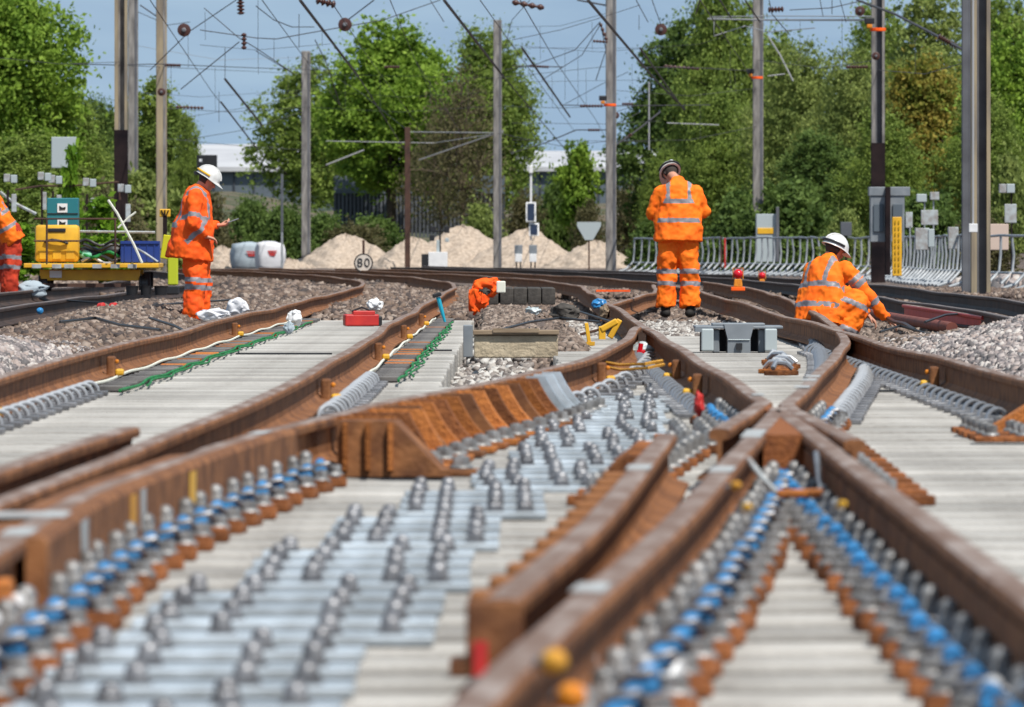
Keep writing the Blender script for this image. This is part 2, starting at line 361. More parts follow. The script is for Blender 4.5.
def sweep(path, prof=PROF, top=TOPSEG, z0=.03, wob=.009, seed=0.):
    mb=MB(); n=len(prof); pts=[]
    for i,(x,y) in enumerate(path):
        a=path[max(i-1,0)]; b=path[min(i+1,len(path)-1)]; t=Vector((b[0]-a[0],b[1]-a[1],0)).normalized(); nx=Vector((t.y,-t.x,0))
        w=wob*(math.sin(y*.33+seed)+.6*math.sin(y*.71+seed*2.3)) if y>24 else 0
        wz=wob*(.8*math.sin(y*.27+seed*1.7)+.4*math.sin(y*.61+seed)) if y>30 else 0
        pts.append([Vector((x,y,z0))+nx*(u+w)+Vector((0,0,z+wz)) for u,z in prof])
    vs=[v for p in pts for v in p]; f0=[];f1=[]
    for i in range(len(path)-1):
        for k in range(n):
            q=(i*n+k,i*n+(k+1)%n,(i+1)*n+(k+1)%n,(i+1)*n+k)
            (f1 if k in top else f0).append(q)
    mb.add(vs,f0+[tuple(range(n)),tuple((len(path)-1)*n+k for k in range(n))],0)
    mb.f+=f1; mb.m+=[1]*len(f1)
    return mb
def ypts(y0,y1):
    ys=[y0]
    while ys[-1]<y1-.01: ys.append(min(y1, ys[-1]+(.5 if ys[-1]<60 else 1.0)))
    return ys
def rail(label, f, y0, y1, mats=None, seed=0., z0=.03, group='rails'):
    path=[(float(f(y)),y) for y in ypts(y0,y1)]
    o=sweep(path,seed=seed,z0=z0).build('rail', mats or [M['rail_side'],M['rail_top']])
    tag(o,label,'rail'); return o
RA=rail('brown rail furthest left on the concrete bearers, with pale ballast behind it', fA, 15, 215, seed=1)
RB=rail('second brown rail from the left, with green rope and grey pads along its right foot', fB, 12, 215, seed=2.2)
RC=rail('brown curved rail sweeping from bottom left to the middle, past the row of orange brackets', fC, 11, 60, seed=3.1)
fC2=pchip([84,87,108,125],[1.0,1.13,1.93,2.2])
rail('short dark rail emerging left of the standing worker and passing behind him', fC2, 84, 125, seed=3.9)
# left wing: the straight rail that comes from the distance and kinks at the crossing
def wing(base, kn, targets):
    return [(float(base(y)),y) for y in reversed(ypts(kn,150))]+targets
pD=[(float(fD(y)),y) for y in reversed(ypts(31.8,215))]+[(.94,30.6),(.85,29.2),(.76,27.9),(.70,26.9)]
o=sweep(pD,seed=4).build('rail',[M['rail_side'],M['rail_top']]); RD=tag(o,'long brown rail from the standing worker to the crossing, kinked near its end','rail')
pE=[(float(fE(y)),y) for y in reversed(ypts(31.8,135))]+[(1.085,30.6),(1.08,29.2),(1.085,27.5),(1.09,25.4)]
o=sweep(pE,seed=5).build('rail',[M['rail_side'],M['rail_top']]); RE=tag(o,'strongly bent brown rail right of the crossing with a silver coil beside it','rail')
RDn=rail('dark brown rail running off the lower right corner from the crossing', fD, 9, 30.2, seed=0)
REn=rail('thick brown rail running from the crossing down to the bottom centre edge', fE, 9, 30.0, seed=0)
RF=rail('brown rail furthest right on the bearers, beside the right ballast heap', fF, 30, 215, seed=6)
pk=pchip([14.0,17.4,20.5,23.6,26.2],[-.02,.158,.288,.405,.50])
RK=rail('short brown check rail ending near the bottom centre with a red painted end', pk, 14.0, 26.2)
mb=MB(); mb.box((pk(14.0)-.01,13.96,.135),(.10,.05,.13),0,bev=.006); mb.box((pk(14.0)-.035,13.92,.10),(.025,.02,.06),1); mb.build('end_block',[M['rail_side'],M['redp']],RK)
pw=pchip([17,20.5,22,24.5,26.5],[-1.47,-1.41,-1.38,-1.33,-1.28])
RW=rail('short brown wing rail with a square cut end left of the front rail', pw, 14, 26.6, z0=.045)
# crossing nose (cast vee between the two near rails)
mb=MB()
def vee(yf,yb,zt):
    a=[(float(fE(yf))+.03,yf),(float(fD(yf))-.03,yf),(float(fD(yb))+.0,yb),(float(fE(yb))+.0,yb)]
    return [(x,y,.04) for x,y in a]+[(x,y,zt) for x,y in a]
mb.add(vee(26.3,30.6,.196),[(0,3,2,1),(4,5,6,7),(0,1,5,4),(1,2,6,5),(2,3,7,6),(3,0,4,7)],0)
mb.box((.99,30.9,.12),(.05,1.0,.15),0,bev=.01)
nose=mb.build('crossing_nose',[M['rust']]); tag(nose,'orange rusty cast nose block where the two front rails meet','crossing nose')

# far tracks
R_=[M['rail_far'],M['rail_far_top']]
gG=pchip([40,68,95,125,200],[4.25,4.33,4.4,4.42,4.42]); fG=lambda y:gG(y)-bend(y,125,640)
gH=pchip([40,87,118,200],[5.5,5.6,5.75,5.9]); fH=lambda y:gH(y)-bend(y,118,800)
rail('dark far rail curving away behind the crouching worker, nearer of the right pair', fG, 55, 225, R_, 7)
rail('dark far rail curving away in front of the tubular barrier', fH, 60, 235, R_, 8)
fI=lambda y:-4.93-bend(y,118,640); fJ=lambda y:-6.37-bend(y,118,640)
rail('dark rail under the right wheel of the yellow trolley', fI, 60, 215, R_, 9, z0=.05)
rail('dark rail under the left wheel of the yellow trolley', fJ, 80, 215, R_, 10, z0=.05)
rail('far rail of the most distant track on the left', lambda y:-9.2-bend(y,118,640), 110, 230, R_, 11)
rail('second far rail of the most distant track on the left', lambda y:-10.65-bend(y,118,640), 110, 230, R_, 12)
# rusty reddish conductor-like old rails lying by the crouching worker
mb=MB(); a=G(905,317,.03); b=G(985,331,.03)
o=sweep([(a.x+(b.x-a.x)*t, a.y+(b.y-a.y)*t) for t in (0,.25,.5,.75,1)],wob=0,z0=.0).build('scrap_rail',[M['redp'],M['rail_top']]); tag(o,'short length of reddish scrap rail on the ballast right of the crouching worker','scrap rail')

# ------------------------------------------------------------------ concrete bearers
def bearer_mesh(L, seed):
    mb=MB(); mb.box((0,0,-.10),(L,.30,.20),0,bev=.012); return mb.mesh('bearer',[M['concrete']])
PITCH=.63
BY=[11.4+PITCH*i for i in range(122)]
lenc={}
def bearer(x0,x1,y,label,group):
    L=round(x1-x0,2)
    if L not in lenc: lenc[L]=bearer_mesh(L,0)
    o=link('concrete_bearer',lenc[L],None,((x0+x1)/2,y,random.uniform(-.004,.001)),random.uniform(-.002,.002))
    o.rotation_euler[1]=random.uniform(-.0006,.0006)
    tag(o,label,'sleeper',group)
for i,y in enumerate(BY):
    j=random.uniform(-.02,.02)
    if y<46.2: bearer(-3.0+j,3.0+j,y,'long pale concrete bearer lying across the near part of the track panel','near concrete bearers')
    else:
        if y<87.5: bearer(-3.0+j,-.42+j*.5,y,'pale concrete bearer in the far left panel under the two left rails','far left concrete bearers')
        if y<72.5: bearer(.32+j,3.0+j,y,'pale concrete bearer in the far right panel beyond the crossing','far right concrete bearers')

# ------------------------------------------------------------------ fastenings
def yaw(f,y): return -math.atan(float(f(y+.2)-f(y-.2))/.4)
def hexbolt(mb,c,r=.026,h=.05,mi=0,dome=True):
    x,y,z=c
    mb.lathe((x,y,z),[(r*1.45,0),(r*1.5,.004),(r*1.35,.012),(r*1.05,.016)],12,mi)
    mb.lathe((x,y,z+.012),[(r*1.05,0),(r*1.08,.006),(r*1.08,h*.55),(r*.95,h*.68)],6,mi)
    mb.lathe((x,y,z+h*.55),[(r*.7,0),(r*.68,h*.3),(r*.35,h*.45)],8,mi)
def chair_parts(kind):
    """local: +x away from the rail on the visible side, rail centre at 0"""
    out=[]
    mb=MB(); mb.box((.0,0,.015),(.39,.14,.03),0,bev=.006); mb.box((.155,0,.034),(.07,.09,.014),0,bev=.004)
    out.append(('base_plate',mb.mesh('base_plate',[M['rust']])))
    mb=MB(); mb.box((.104,0,.055),(.058,.078,.034),0,bev=.012); mb.tube([(.108,-.030,.064),(.114,0,.076),(.108,.030,.064)],.020,12)
    out.append(('insulator',mb.mesh('insulator',[M['blue']],True)))
    mb=MB(); mb.box((.064,0,.064),(.054,.06,.070),0,bev=.010,taper=.72); mb.ball((.064,0,.098),.024,10)
    out.append(('clip_shoulder',mb.mesh('clip_shoulder',[M['bolt_grey']],True)))
    mb=MB(); hexbolt(mb,(.160,0,.034),.023,.040); mb.ball((.160,0,.052),.023,12,0,(1,1,.5)); out.append(('bolt',mb.mesh('bolt',[M['bolt_grey']],True)))
    mb=MB(); mb.tube([(.07,-.055,.05),(.09,-.06,.075),(.13,-.05,.08),(.145,-.01,.06),(.135,.03,.055),(.09,.05,.065),(.06,.045,.05)],.008,6)
    out.append(('spring_clip',mb.mesh('spring_clip',[M['bolt']],True)))
    mb=MB(); mb.box((-.10,0,.052),(.05,.06,.028),0,bev=.010)
    mb.box((-.062,0,.072),(.026,.045,.08),0,bev=.007); 
    out.append(('far_side_clip',mb.mesh('far_side_clip',[M['bolt_grey']],True)))
    return out
CP=chair_parts('blue')
def chairs(f,side,y0,y1,label,group,step=1,off=0.,skip=()):
    for i,y in enumerate(BY):
        if y<y0 or y>y1 or i%step: continue
        e=empty('rail_chair',(float(f(y))+off,y,.0),yaw(f,y)+(math.pi if side<0 else 0)+random.uniform(-.11,.11),label,'rail fastening',group)
        for nm,me in CP:
            if nm in skip: continue
            q_=link(nm,me,e); q_.location=(random.uniform(-.006,.006),random.uniform(-.01,.01),0); q_.rotation_euler[2]=random.uniform(-.08,.08)
chairs(fC,1,13.5,16.8,'rusty base plate with blue insulator and grey bolt below the front left rail','nearest blue fastenings on the front left rail')
chairs(fC,1,16.9,27.3,'rusty base plate with blue insulator beside the solid side of the front left rail','blue fastenings beside the solid side of the front left rail',off=.025)
chairs(fE,1,11.5,26.0,'rusty base plate with blue insulator right of the bottom centre rail','blue fastenings right of the bottom centre rail')
chairs(fD,-1,11.5,26.5,'rusty base plate with blue insulator left of the lower right rail','blue fastenings left of the lower right rail')
chairs(fD,-1,33.2,37.0,'base plate with blue insulator left of the straight rail just beyond the crossing','blue fastenings just beyond the crossing')
chairs(fE,1,33.5,36.0,'base plate with blue insulator at the near end of the silver coil','blue fastenings at the coil end')
# large silver knuckles at the very front corners
M['silver_dull']=mat('silver_dull',(.55,.56,.57),.5,.2,(.32,.32,.33),30)
def knuckle(loc,label,n=3):
    e=empty('fish_bolt_cluster',loc,0,label,'bolts')
    for k in range(n):
        mb=MB(); mb.ball((k*.05-.04,-.09*k,.02),.030,14,0,(1,1,.8)); mb.ball((k*.05-.07,-.09*k+.01,.055),.019,12)
        mb.tube([(k*.05-.04,-.09*k-.03,.0),(k*.05-.01,-.09*k,.05),(k*.05-.05,-.09*k+.03,.0)],.012,8)
        mb.build('bolt_head',[M['silver_dull']],e,smooth=True)
knuckle((float(fE(14.0))+.075,14.2,.03),'shiny silver round bolt heads at the bottom edge beside the centre rail',3)
knuckle((float(fD(13.2))-.04,13.3,.03),'shiny dark silver bolt heads in the bottom right corner',3)
# plain bolt rows on the vee plates between the two front rails
mbp=MB(); mbp.box((0,0,.015),(.30,.17,.03),0,bev=.006); mp=mbp.mesh('tie_plate',[M['rust']])
mb=MB(); hexbolt(mb,(0,0,0),.024,.05); bm_=mb.mesh('bolt',[M['bolt_grey']],True)
for i,y in enumerate(BY):
    if 21.8<y<26:
        x=(float(fE(y))+float(fD(y)))/2; w=float(fD(y)-fE(y))
        if w>.62 or w<.32: pass
        e=empty('vee_plate',(x,y,.001),0,'rusty plate with grey bolts between the two rails in front of the crossing nose','rail fastening','vee plates in front of the crossing nose')
        link('tie_plate',mp,e)
        for k in (-.07,.07): link('bolt',bm_,e,(k*(1 if w>.3 else .6),0,.03))
# bright orange plate under the crossing nose
# spring clips that read as coils
mb=MB(); 
pts=[( .05+.05*math.cos(a)+.02, .045*math.sin(a)*1.1, .055+.042*math.sin(a*1.0+.9)) for a in np.linspace(0,5.2,12)]
mb.tube([(.085+.048*math.cos(a),.035*math.cos(a)-.0,.022+.050*math.sin(a)) for a in np.linspace(0,math.pi,9)],.0115,8)
CLIP=mb.mesh('clip',[M['silver']],True); CLIPD=mb.mesh('clip',[M['steel_dark']],True)
mb=MB(); mb.box((.10,0,.012),(.18,.15,.024),0,bev=.004); CPL=mb.mesh('clip_plate',[M['bolt']])
def clips(f,side,y0,y1,label,group,clip=None,step=1,sc=1.0):
    for i,y in enumerate(BY):
        if y<y0 or y>y1 or i%step: continue
        e=empty('rail_clip',(float(f(y))+side*.05,y,.002),yaw(f,y)+(math.pi if side<0 else 0)+random.uniform(-.08,.08),label,'rail fastening',group)
        link('clip_plate',CPL,e); c=link('clip',clip or CLIP,e); c.scale=(sc,sc*1.3,sc)
clips(fA,1,30,44,'silver spring clip along the right foot of the leftmost rail','silver clips on the leftmost rail')
clips(fB,1,37,47,'silver spring clip beside the second rail from the left','silver clips on the second rail')
clips(fC,1,38,57,'silver spring clip along the middle curved rail beyond the orange brackets','silver clips on the middle curved rail',sc=1.0,step=2)
clips(fD,-1,37.5,57,'dark grey spring clip left of the straight rail beyond the crossing','dark clips left of the straight rail',CLIPD,sc=.9)
clips(fE,1,36.5,50,'large silver spring clip around the bend right of the crossing','silver clips on the bent rail',sc=.95)
clips(fF,-1,36,60,'dark shiny spring clip left of the rightmost bearer rail','dark clips on the rightmost rail',CLIPD,sc=.95)
clips(fD,1,55,70,'grey spring clip right of the straight rail near the grey steel casting','clips right of the straight rail',step=1)
clips(fE,-1,48,66,'dark clip on the left foot of the bent rail','clips left of the bent rail',CLIPD,step=1)
# grey pads and rope on the left panel
mb=MB(); mb.box((0,0,.016),(.17,.30,.030),0,bev=.004); PAD=mb.mesh('rail_pad',[M['pad']]); PADO=mb.mesh('rail_pad',[M['rust_bright']])
for f,y0,y1,w in ((fA,44.5,86,'leftmost rail'),(fB,47.5,86,'second rail from the left')):
    for i,y in enumerate(BY):
        if y0<y<y1:
            o_=random.random()<.14
            e=link('rail_pad',PADO if o_ else PAD,None,(float(f(y))+.20,y,.002),yaw(f,y)+random.uniform(-.1,.1))
            tag(e,('orange' if o_ else 'dark grey')+' pad resting on a bearer beside the '+w,'pad',('orange' if o_ else 'grey')+' pads beside the '+w)
    def strand(off,z,r,ya,yb,nm,m,lab,cat,tw=0):
        pts=[(float(f(y))+off+tw*math.sin(y*2.1)*.012,y,z+.006*math.sin(y*1.3+off*9)) for y in np.arange(ya,yb,.35)]
        mb=MB(); mb.tube(pts,r,6); o=mb.build(nm,[m],smooth=True); tag(o,lab,cat)
    strand(.095,.040,.009,y0-1,y1,'cable',M['white_cable'],'thin white cable laid along the foot of the '+w,'cable')
    strand(.31,.028,.009,y0-1,y1-3,'rope',M['green_rope'],'bright green rope lying on the bearers beside the '+w,'rope',1)
    strand(.345,.024,.007,y0+1,y1-9,'rope',M['green_rope'],'thinner green rope twisted next to the main one by the '+w,'rope',1.6)

# ------------------------------------------------------------------ galvanised plates with bolts
cx=pchip([13,14.4,17.5,21,24,28,33.6,42],[-.60,-.56,-.49,-.37,-.27,.17-.05,.40,.50]); 
xl=pchip([12,14.4,17.5,20.8,23.9,28,33.6,42],[-.96,-.90,-.80,-.60,-.44,-.10,.08,.19]); xr=pchip([12,14.4,17.5,20.8,23.9,28,33.6,42],[-.40,-.32,-.15,-.08,.02,.34,.62,.80])
mb=MB(); mb.lathe((0,0,0),[(.030,0),(.030,.005),(.026,.006)],14); mb.lathe((0,0,.006),[(.023,0),(.025,.003),(.025,.016),(.022,.020)],6)
mb.ball((0,0,.032),.022,12); STUD=mb.mesh('stud',[M['bolt']],True)
platec={}
for i,y in enumerate(BY):
    if 12.5<y<42.3:
        yq=BY[(i//4)*4]+1.0
        a,b=float(xl(yq)),float(xr(yq)); w=round(b-a,2); a+=random.uniform(-.01,.01)
        if w not in platec:
            m_=MB(); m_.box((0,0,.010),(w,.22,.020),0,bev=.004); platec[w]=m_.mesh('plate',[M['galv']])
        e=empty('galvanised_plate',(a+w/2,y,.002),random.uniform(-.01,.01),'galvanised tie plate carrying four double nut studs between the front rails','steel plate','galvanised plates between the front rails')
        link('plate',platec[w],e)
        for fr in (.12,.32,.66,.86): 
            s=link('stud',STUD,e,((fr-.5)*w+random.uniform(-.004,.004),random.uniform(-.01,.01),.020),random.random()); s.scale=(1,1,random.uniform(.72,.92))

# ------------------------------------------------------------------ orange cast brackets
def bracket(w0,w1,h,th,flat):
    # buttress: vertical back against rail, concave flare to a foot
    n=10; bk=.10 if flat else .035; poly=[(bk,.0),(w1,.0),(w1,.022)]
    if not flat:
        for k in range(n+1):
            t=1-k/n; poly.append((w0+(w1-w0)*t,.022+(h-.022)*(1-t)**(1.1 if w0>.2 else 1.9)))
        poly.append((.035,h)); return poly
    for k in range(n+1):
        t=k/n; poly.append((w1-.03-(w1-.03-w0)*(1-(1-t)**(1.9 if not flat else 1.0))**1.0 if not flat else (w1-.03)-(w1-.03-w0)*t, .022+(h-.022)*(t**1.5 if not flat else t)))
    poly.append((bk,h))
    return poly
for i,y in enumerate([b for b in BY if 28.3<b<39.6]):
    wide = i<1; steep = i<4
    w1=.50-.0*i if wide else .35-.004*i; w0=.30 if wide else (.24 if steep else .19-.004*i)
    e=empty('rail_bracket',(float(fC(y)),y,.002),yaw(fC,y),
        ('wide rusty block-shaped bracket at the near end of the bracket row' if wide else ('grey galvanised bracket at the far end of the bracket row' if i>14 else 'curved rust orange bracket bracing the middle curved rail')),'rail bracket',
        None if wide else ('grey brackets' if i>14 else 'orange curved brackets along the middle rail'))
    mm=M['galv'] if i>14 else (M['rail_side'],M['rust_bright'],M['rust'],M['rust_bright'])[i%4]  # web colours alternate to put lit and dark strips into the row
    mb=MB(); mb.prism(bracket(w0,w1,.197,0,wide),-.14 if wide else -.035,.14 if wide else .035,0); mb.build('web',[mm],e)
    if wide:
        for rx_ in (.13,.21,.29): MB().box((rx_,-.15,.105),(.018,.035,.17),0,bev=.004).build('stiffener',[M['rust_bright']],e)
    mb=MB(); mb.box((w1-.02,0,.012),(.22,.20,.024),0,bev=.005); mb.build('foot_plate',[mm],e)
    mb=MB(); hexbolt(mb,(w1+.03,0,.024),.030,.05); mb.build('bolt',[M['bolt_grey']],e,smooth=True)
# bracket inside the rightmost rail at the frame edge
e=empty('rail_bracket',(float(fF(34.4)),34.4,.002),math.pi,'rusty triangular bracket with silver bolts at the right edge of the picture','rail bracket')
mb=MB(); mb.prism([(.03,0),(.30,0),(.30,.03),(.06,.18),(.03,.18)],-.12,.12,0); mb.build('web',[M['rust_bright']],e)
for k in range(5):
    mb=MB(); mb.box((.30,-.5+k*.42,.012),(.26,.16,.024),0,bev=.004); mb.build('foot_plate',[M['rust']],e)
    for q in (.22,.36):
        mb=MB(); hexbolt(mb,(q,-.5+k*.42,.024),.026,.05); mb.build('bolt',[M['bolt_grey']],e,smooth=True)
# wedge block at the far end of the check rail
e=empty('guard_chair',(float(pk(25.2)),25.2,.0),yaw(pk,25.2),'bright orange rusty block beside the far end of the short check rail','rail bracket')
for k in range(6):
    mb=MB(); mb.prism([(-.17,.02),(-.03,.02),(-.03,.185),(-.08,.185),(-.15,.13)],-.11,.11,0); mb.build('rib',[M['rust_bright'] if k%2 else M['rust']],e,(0,-1.0+.32*k,0))
for k in range(13):
    y=15.3+.66*k
    mb=MB(); mb.box((-.085,0,.09),(.09,.10,.14),0,bev=.01); mb.box((-.10,0,.015),(.13,.14,.03),0)
    o=mb.build('guard_chair_block',[M['rail_side']],None,(float(pk(y)),y,0),yaw(pk,y)); tag(o,'dark rusty spacer block along the left side of the short check rail','rail bracket','spacer blocks on the check rail')

# fishplate block of the front rail and its details
def along(f,y0,y1,prof,name,m,parent=None,z0=.03,dx=0.):
    path=[(float(f(y))+dx,y) for y in ypts(y0,y1)]
    return sweep(path,prof,set(),z0,0).build(name,m,parent)
along(fC,16.9,26.9,[(.030,.012),(.076,.012),(.076,.158),(.066,.1715),(.030,.1715)],'crossing_casting',[M['rail_side']],RC)
along(fC,16.9,24.0,[(-.10,.0),(-.02,.0),(-.02,.166),(-.10,.16)],'wing_casting',[M['rail_side']],RC)
along(fD,12.0,29.5,[(-.03,.03),(-.0,.03),(-.0,.13),(-.025,.12)],'web_plate',[M['rail_side']],RDn)
def mark(parent,f,y,w,off,z,m,slope=0.,len_=.05,name='paint_mark'):
    mb=MB(); mb.box((off,0,z),(w,len_,.003),0); o=mb.build(name,[m],parent,(float(f(y)),y,0),yaw(f,y)); return o
def smear(parent,f,y,off,z0,z1,m,lean=0.,w=.10):
    mb=MB(); mb.add([(off,-w/2,z0),(off,w/2,z0),(off,w/2+lean,z1),(off,-w/2+lean,z1),(off+.002,-w/2,z0),(off+.002,w/2,z0),(off+.002,w/2+lean,z1),(off+.002,-w/2+lean,z1)],[(0,1,2,3),(7,6,5,4),(0,4,5,1),(2,6,7,3),(1,5,6,2),(0,3,7,4)])
    return mb.build('paint_mark',[m],parent,(float(f(y)),y,0),yaw(f,y))
mark(RC,fC,15.9,.06,0,.2035,M['white_mark'],len_=.35); mark(RC,fC,17.2,.065,0,.2035,M['white_mark'],len_=.4)
mark(RC,fC,18.3,.20,-.05,.2035,M['white_mark'],len_=.35); mark(RC,fC,26.3,.05,0,.2035,M['white_mark'],len_=.4)
smear(RC,fC,18.5,.0775,.06,.185,M['white_mark'],.0,.3)
smear(RC,fC,20.5,.0775,.09,.18,M['yellow_cap'],0,.18); smear(RC,fC,20.85,.0775,.08,.185,M['white_mark'],0,.14); smear(RC,fC,22.6,.0775,.09,.18,M['yellow'],0,.22)
mark(REn,fE,22.0,.066,0,.2035,M['white_mark'],len_=.5); mark(REn,fE,14.4,.06,-.01,.2035,M['white_mark'],len_=.35); mark(REn,fE,26.4,.066,0,.2035,M['white_mark'],len_=.6)
mark(RK,pk,22.2,.066,0,.2035,M['white_mark'],len_=.45)
for y in (25.9,34.8,36.6,37.6): mark(RE if y>31 else REn,fE,y,.066,0,.2035,M['white_mark'],len_=.45)
mark(RD,fD,33,.05,0,.2035,M['white_mark'],len_=.3)
# white tape round the middle rail where the brackets end
e=tag(MB().box((0,0,.12),(.085,.5,.17),0,bev=.015).build('tape_wrap',[M['white']],None,(float(fC(36.9)),36.9,0),yaw(fC,36.9)),'white tape wrapped round the middle rail near the grey bracket','tape')

for k,(pa,pb,py,lab) in enumerate(((236,332,354.5,'dark strip across the far left panel, left of the second rail'),(412,452,351,'short dark strip on the bearers right of the second rail'),(880,926,385,'thin dark strip on the bearers between the silver coil and the rightmost rail'),(878,912,392,'second thin dark strip just in front of the first one by the silver coil'))):
    a=G(pa,py,.004); b=G(pb,py,.004); tag(MB().box((0,0,0),(b.x-a.x,.10,.012),0).build('dark_line_strip',[M['black']],None,((a.x+b.x)/2,a.y,.010)),lab,'strip')  # thin black bars added to draw the dark gap lines across the bearers
# bond cable clamps (bent rods with red sleeve) at the crossing
def rod(pts,r,mats_split,name,label,cat,ys=None):
    e=empty(name,pts[0],0,label,cat); p0=Vector(pts[0])
    for (a,b,m,rr,nm) in mats_split:
        mb=MB(); mb.tube([Vector(p)-p0 for p in pts[a:b]],rr,8); mb.build(nm,[m],e,smooth=True)
    return e
a=Vector((float(fE(23.5))+.04,23.5,.19)); b=Vector((float(fD(24.2))-.05,24.2,.19))
pts=[a,a+Vector((.035,-.3,-.05)),a+Vector((.07,-.5,-.085)),Vector((.84,23.0,.105)),Vector((.90,23.2,.10)),b+Vector((-.01,-.5,-.07)),b]
rod(pts,.01,[(0,3,M['white_mark'],.009,'rod_end'),(2,5,M['rust_bright'],.013,'sleeve'),(4,7,M['bolt'],.009,'rod_tip')],'bond_rod','bent metal rod with orange sleeve linking the two rails in front of the crossing nose','bonding rod')
# yellow and orange caps on the web of the centre rail
for (px,py,d,m,lab,r) in ((552,662,11.6,'yellow_cap','blurred yellow cap at the bottom centre on the rail end',.018),(569,697,11.4,'orange_paint','blurred orange cap below the yellow one at the bottom edge',.020),(734,486,19.6,'yellow_cap','small yellow cap on the rail left of the bonding rod',.011),(745,508,18.6,'yellow','small yellow painted bolt below the bonding rod',.010),(840,505,19,'yellow','dull yellow cap on the dark rail right of the bonding rod',.010)):
    p=P(px,py,d); e=empty('cap_bolt',p,0,lab,'bolt cap')
    MB().lathe((0,0,0),[(r*.4,-.01),(r,.0),(r*1.02,.02),(r*.8,.032),(r*.3,.038)],14,0,(.3,-1,.1)).build('cap',[M[m]],e,smooth=True)
    MB().lathe((0,.0,0),[(r*.6,.0),(r*.6,.06)],8,0,(-.3,1,-.1)).build('shank',[M['bolt']],e)
# two orange web blocks with white studs on the front left rail
for k,(px,py) in enumerate(((53,556),(69,547))):
    y=15.2+k*.75; e=empty('web_block',(float(fC(y))+.045,y,.06),yaw(fC,y),('nearer' if k==0 else 'farther')+' orange block with white stud on the web of the front left rail','rail block')
    MB().box((0,0,.045),(.035,.12,.10),0,bev=.01).build('block',[M['rust_bright']],e); MB().lathe((.02,0,.05),[(.014,0),(.015,.02),(.010,.03)],10,0,(.5,-.8,.1)).build('stud',[M['white']],e)

# small clamps on the left panel rails (orange/yellow)
def clamp(f,y,side,label):
    e=empty('rail_clamp',(float(f(y))+side*.06,y,.03),yaw(f,y)+(math.pi if side<0 else 0),label,'rail clamp')
    MB().box((0,0,.065),(.05,.16,.13),0,bev=.012).build('clamp_body',[M['rail_side']],e)
    mb=MB(); mb.ball((.035,-.04,.10),.013,10); mb.build('clamp_pad',[M['orange_paint']],e); MB().box((.05,0,.035),(.05,.10,.04),0,bev=.012).build('clamp_foot',[M['yellow']],e)
clamp(fA,36.2,1,'orange and yellow clamp on the leftmost rail at the left edge'); clamp(fA,47.5,1,'orange and yellow clamp on the leftmost rail beside the orange pads'); clamp(fA,68,1,'orange clamp on the leftmost rail near the white bags')
clamp(fB,39.5,1,'rusty clamp at the near end of the silver coil on the second rail'); clamp(fB,54.0,1,'orange clamp half way along the green rope on the second rail'); clamp(fB,77,1,'orange clamp below the blue handled tool'); clamp(fB,66,1,'small orange clamp on the second rail between the red box and the tool')
clamp(fF,43.5,-1,'dark clamp on the rightmost bearer rail'); clamp(fC,45,1,'clamp on the middle curved rail above the silver coil')
clamp(fD,41,-1,'first dark clamp on the straight rail beyond the crossing'); clamp(fD,46,-1,'second dark clamp on the straight rail beyond the crossing')
# ------------------------------------------------------------------ trees
def crown_mesh(name, lobes, n, leaf, m, seed, sub=46, subr=.30, shell=.55):
    r = np.random.default_rng(seed); C=[];
    vol=np.array([l[3]*l[4]*l[5] for l in lobes])**(.7); vol/=vol.sum(); sub=int(sub*2.1); subr*=.78
    for l,w in zip(lobes,vol):
        k=max(6,int(sub*len(lobes)*w)); u=r.normal(size=(k,3)); u/=np.linalg.norm(u,axis=1,keepdims=True)
        rad=shell+(1.04-shell)*r.random((k,1))**.6
        c=np.array(l[:3])+u*rad*np.array(l[3:6]); sr=subr*np.cbrt(l[3]*l[4]*l[5])*r.uniform(.5,1.25,k)
        nn=int(n*w/k)+1
        d=r.normal(size=(k,nn,3)); d/=np.linalg.norm(d,axis=2,keepdims=True); d*=r.random((k,nn,1))**.45
        d[:,:,2]*=.62
        C.append((c[:,None,:]+d*sr[:,None,None]).reshape(-1,3))
    C=np.concatenate(C); jj=r.random(len(C))<.28; C[jj]+=r.normal(size=(jj.sum(),3))*.28*np.cbrt(lobes[0][3]*lobes[0][4]*lobes[0][5]); C=C[C[:,2]>.05]; N=len(C)
    a=r.normal(size=(N,3)); a/=np.linalg.norm(a,axis=1,keepdims=True)
    b=r.normal(size=(N,3)); b-=a*(a*b).sum(1,keepdims=True); b/=np.linalg.norm(b,axis=1,keepdims=True)
    s=leaf*r.uniform(.55,1.25,(N,1)); a=a*s; b=b*s*.62
    v=np.stack([C-a,C-b*.9+a*.1,C+a,C+b],1).reshape(-1,3)
    return npmesh(name, v, np.arange(4*N).reshape(-1,4), m)
def trunk_mesh(h, r0, lobes, seed, m, top=.8, twigs=0):
    rd=random.Random(seed); mb=MB(); pts=[]; x=y=0
    for k in range(8):
        pts.append((x,y,h*top*k/7)); x+=rd.uniform(-.05,.05)*h*.1*2; y+=rd.uniform(-.05,.05)*h*.1*2
    mb.tube(pts,[r0*(1.25-.15*k) for k in range(8)],10)
    for l in lobes:
        a=Vector(pts[rd.randint(2,5)]); b=Vector(l[:3]); mid=(a+b)/2+Vector((rd.uniform(-.2,.2),rd.uniform(-.2,.2),-.2))
        mb.tube([a,mid,b],[r0*.5,r0*.33,r0*.12],7)
        for q in range(3+twigs):
            u=Vector((rd.gauss(0,1),rd.gauss(0,1),rd.gauss(.4,.8))).normalized(); e=b+Vector((u.x*l[3],u.y*l[4],u.z*l[5]))*.9
            s=mid.lerp(b,rd.uniform(.3,1)); mb.tube([s,s.lerp(e,.5)+Vector((rd.uniform(-.1,.1),0,rd.uniform(0,.2))),e],[r0*.2,r0*.12,r0*.04],5)
    return mb.mesh('trunk',[m],True)
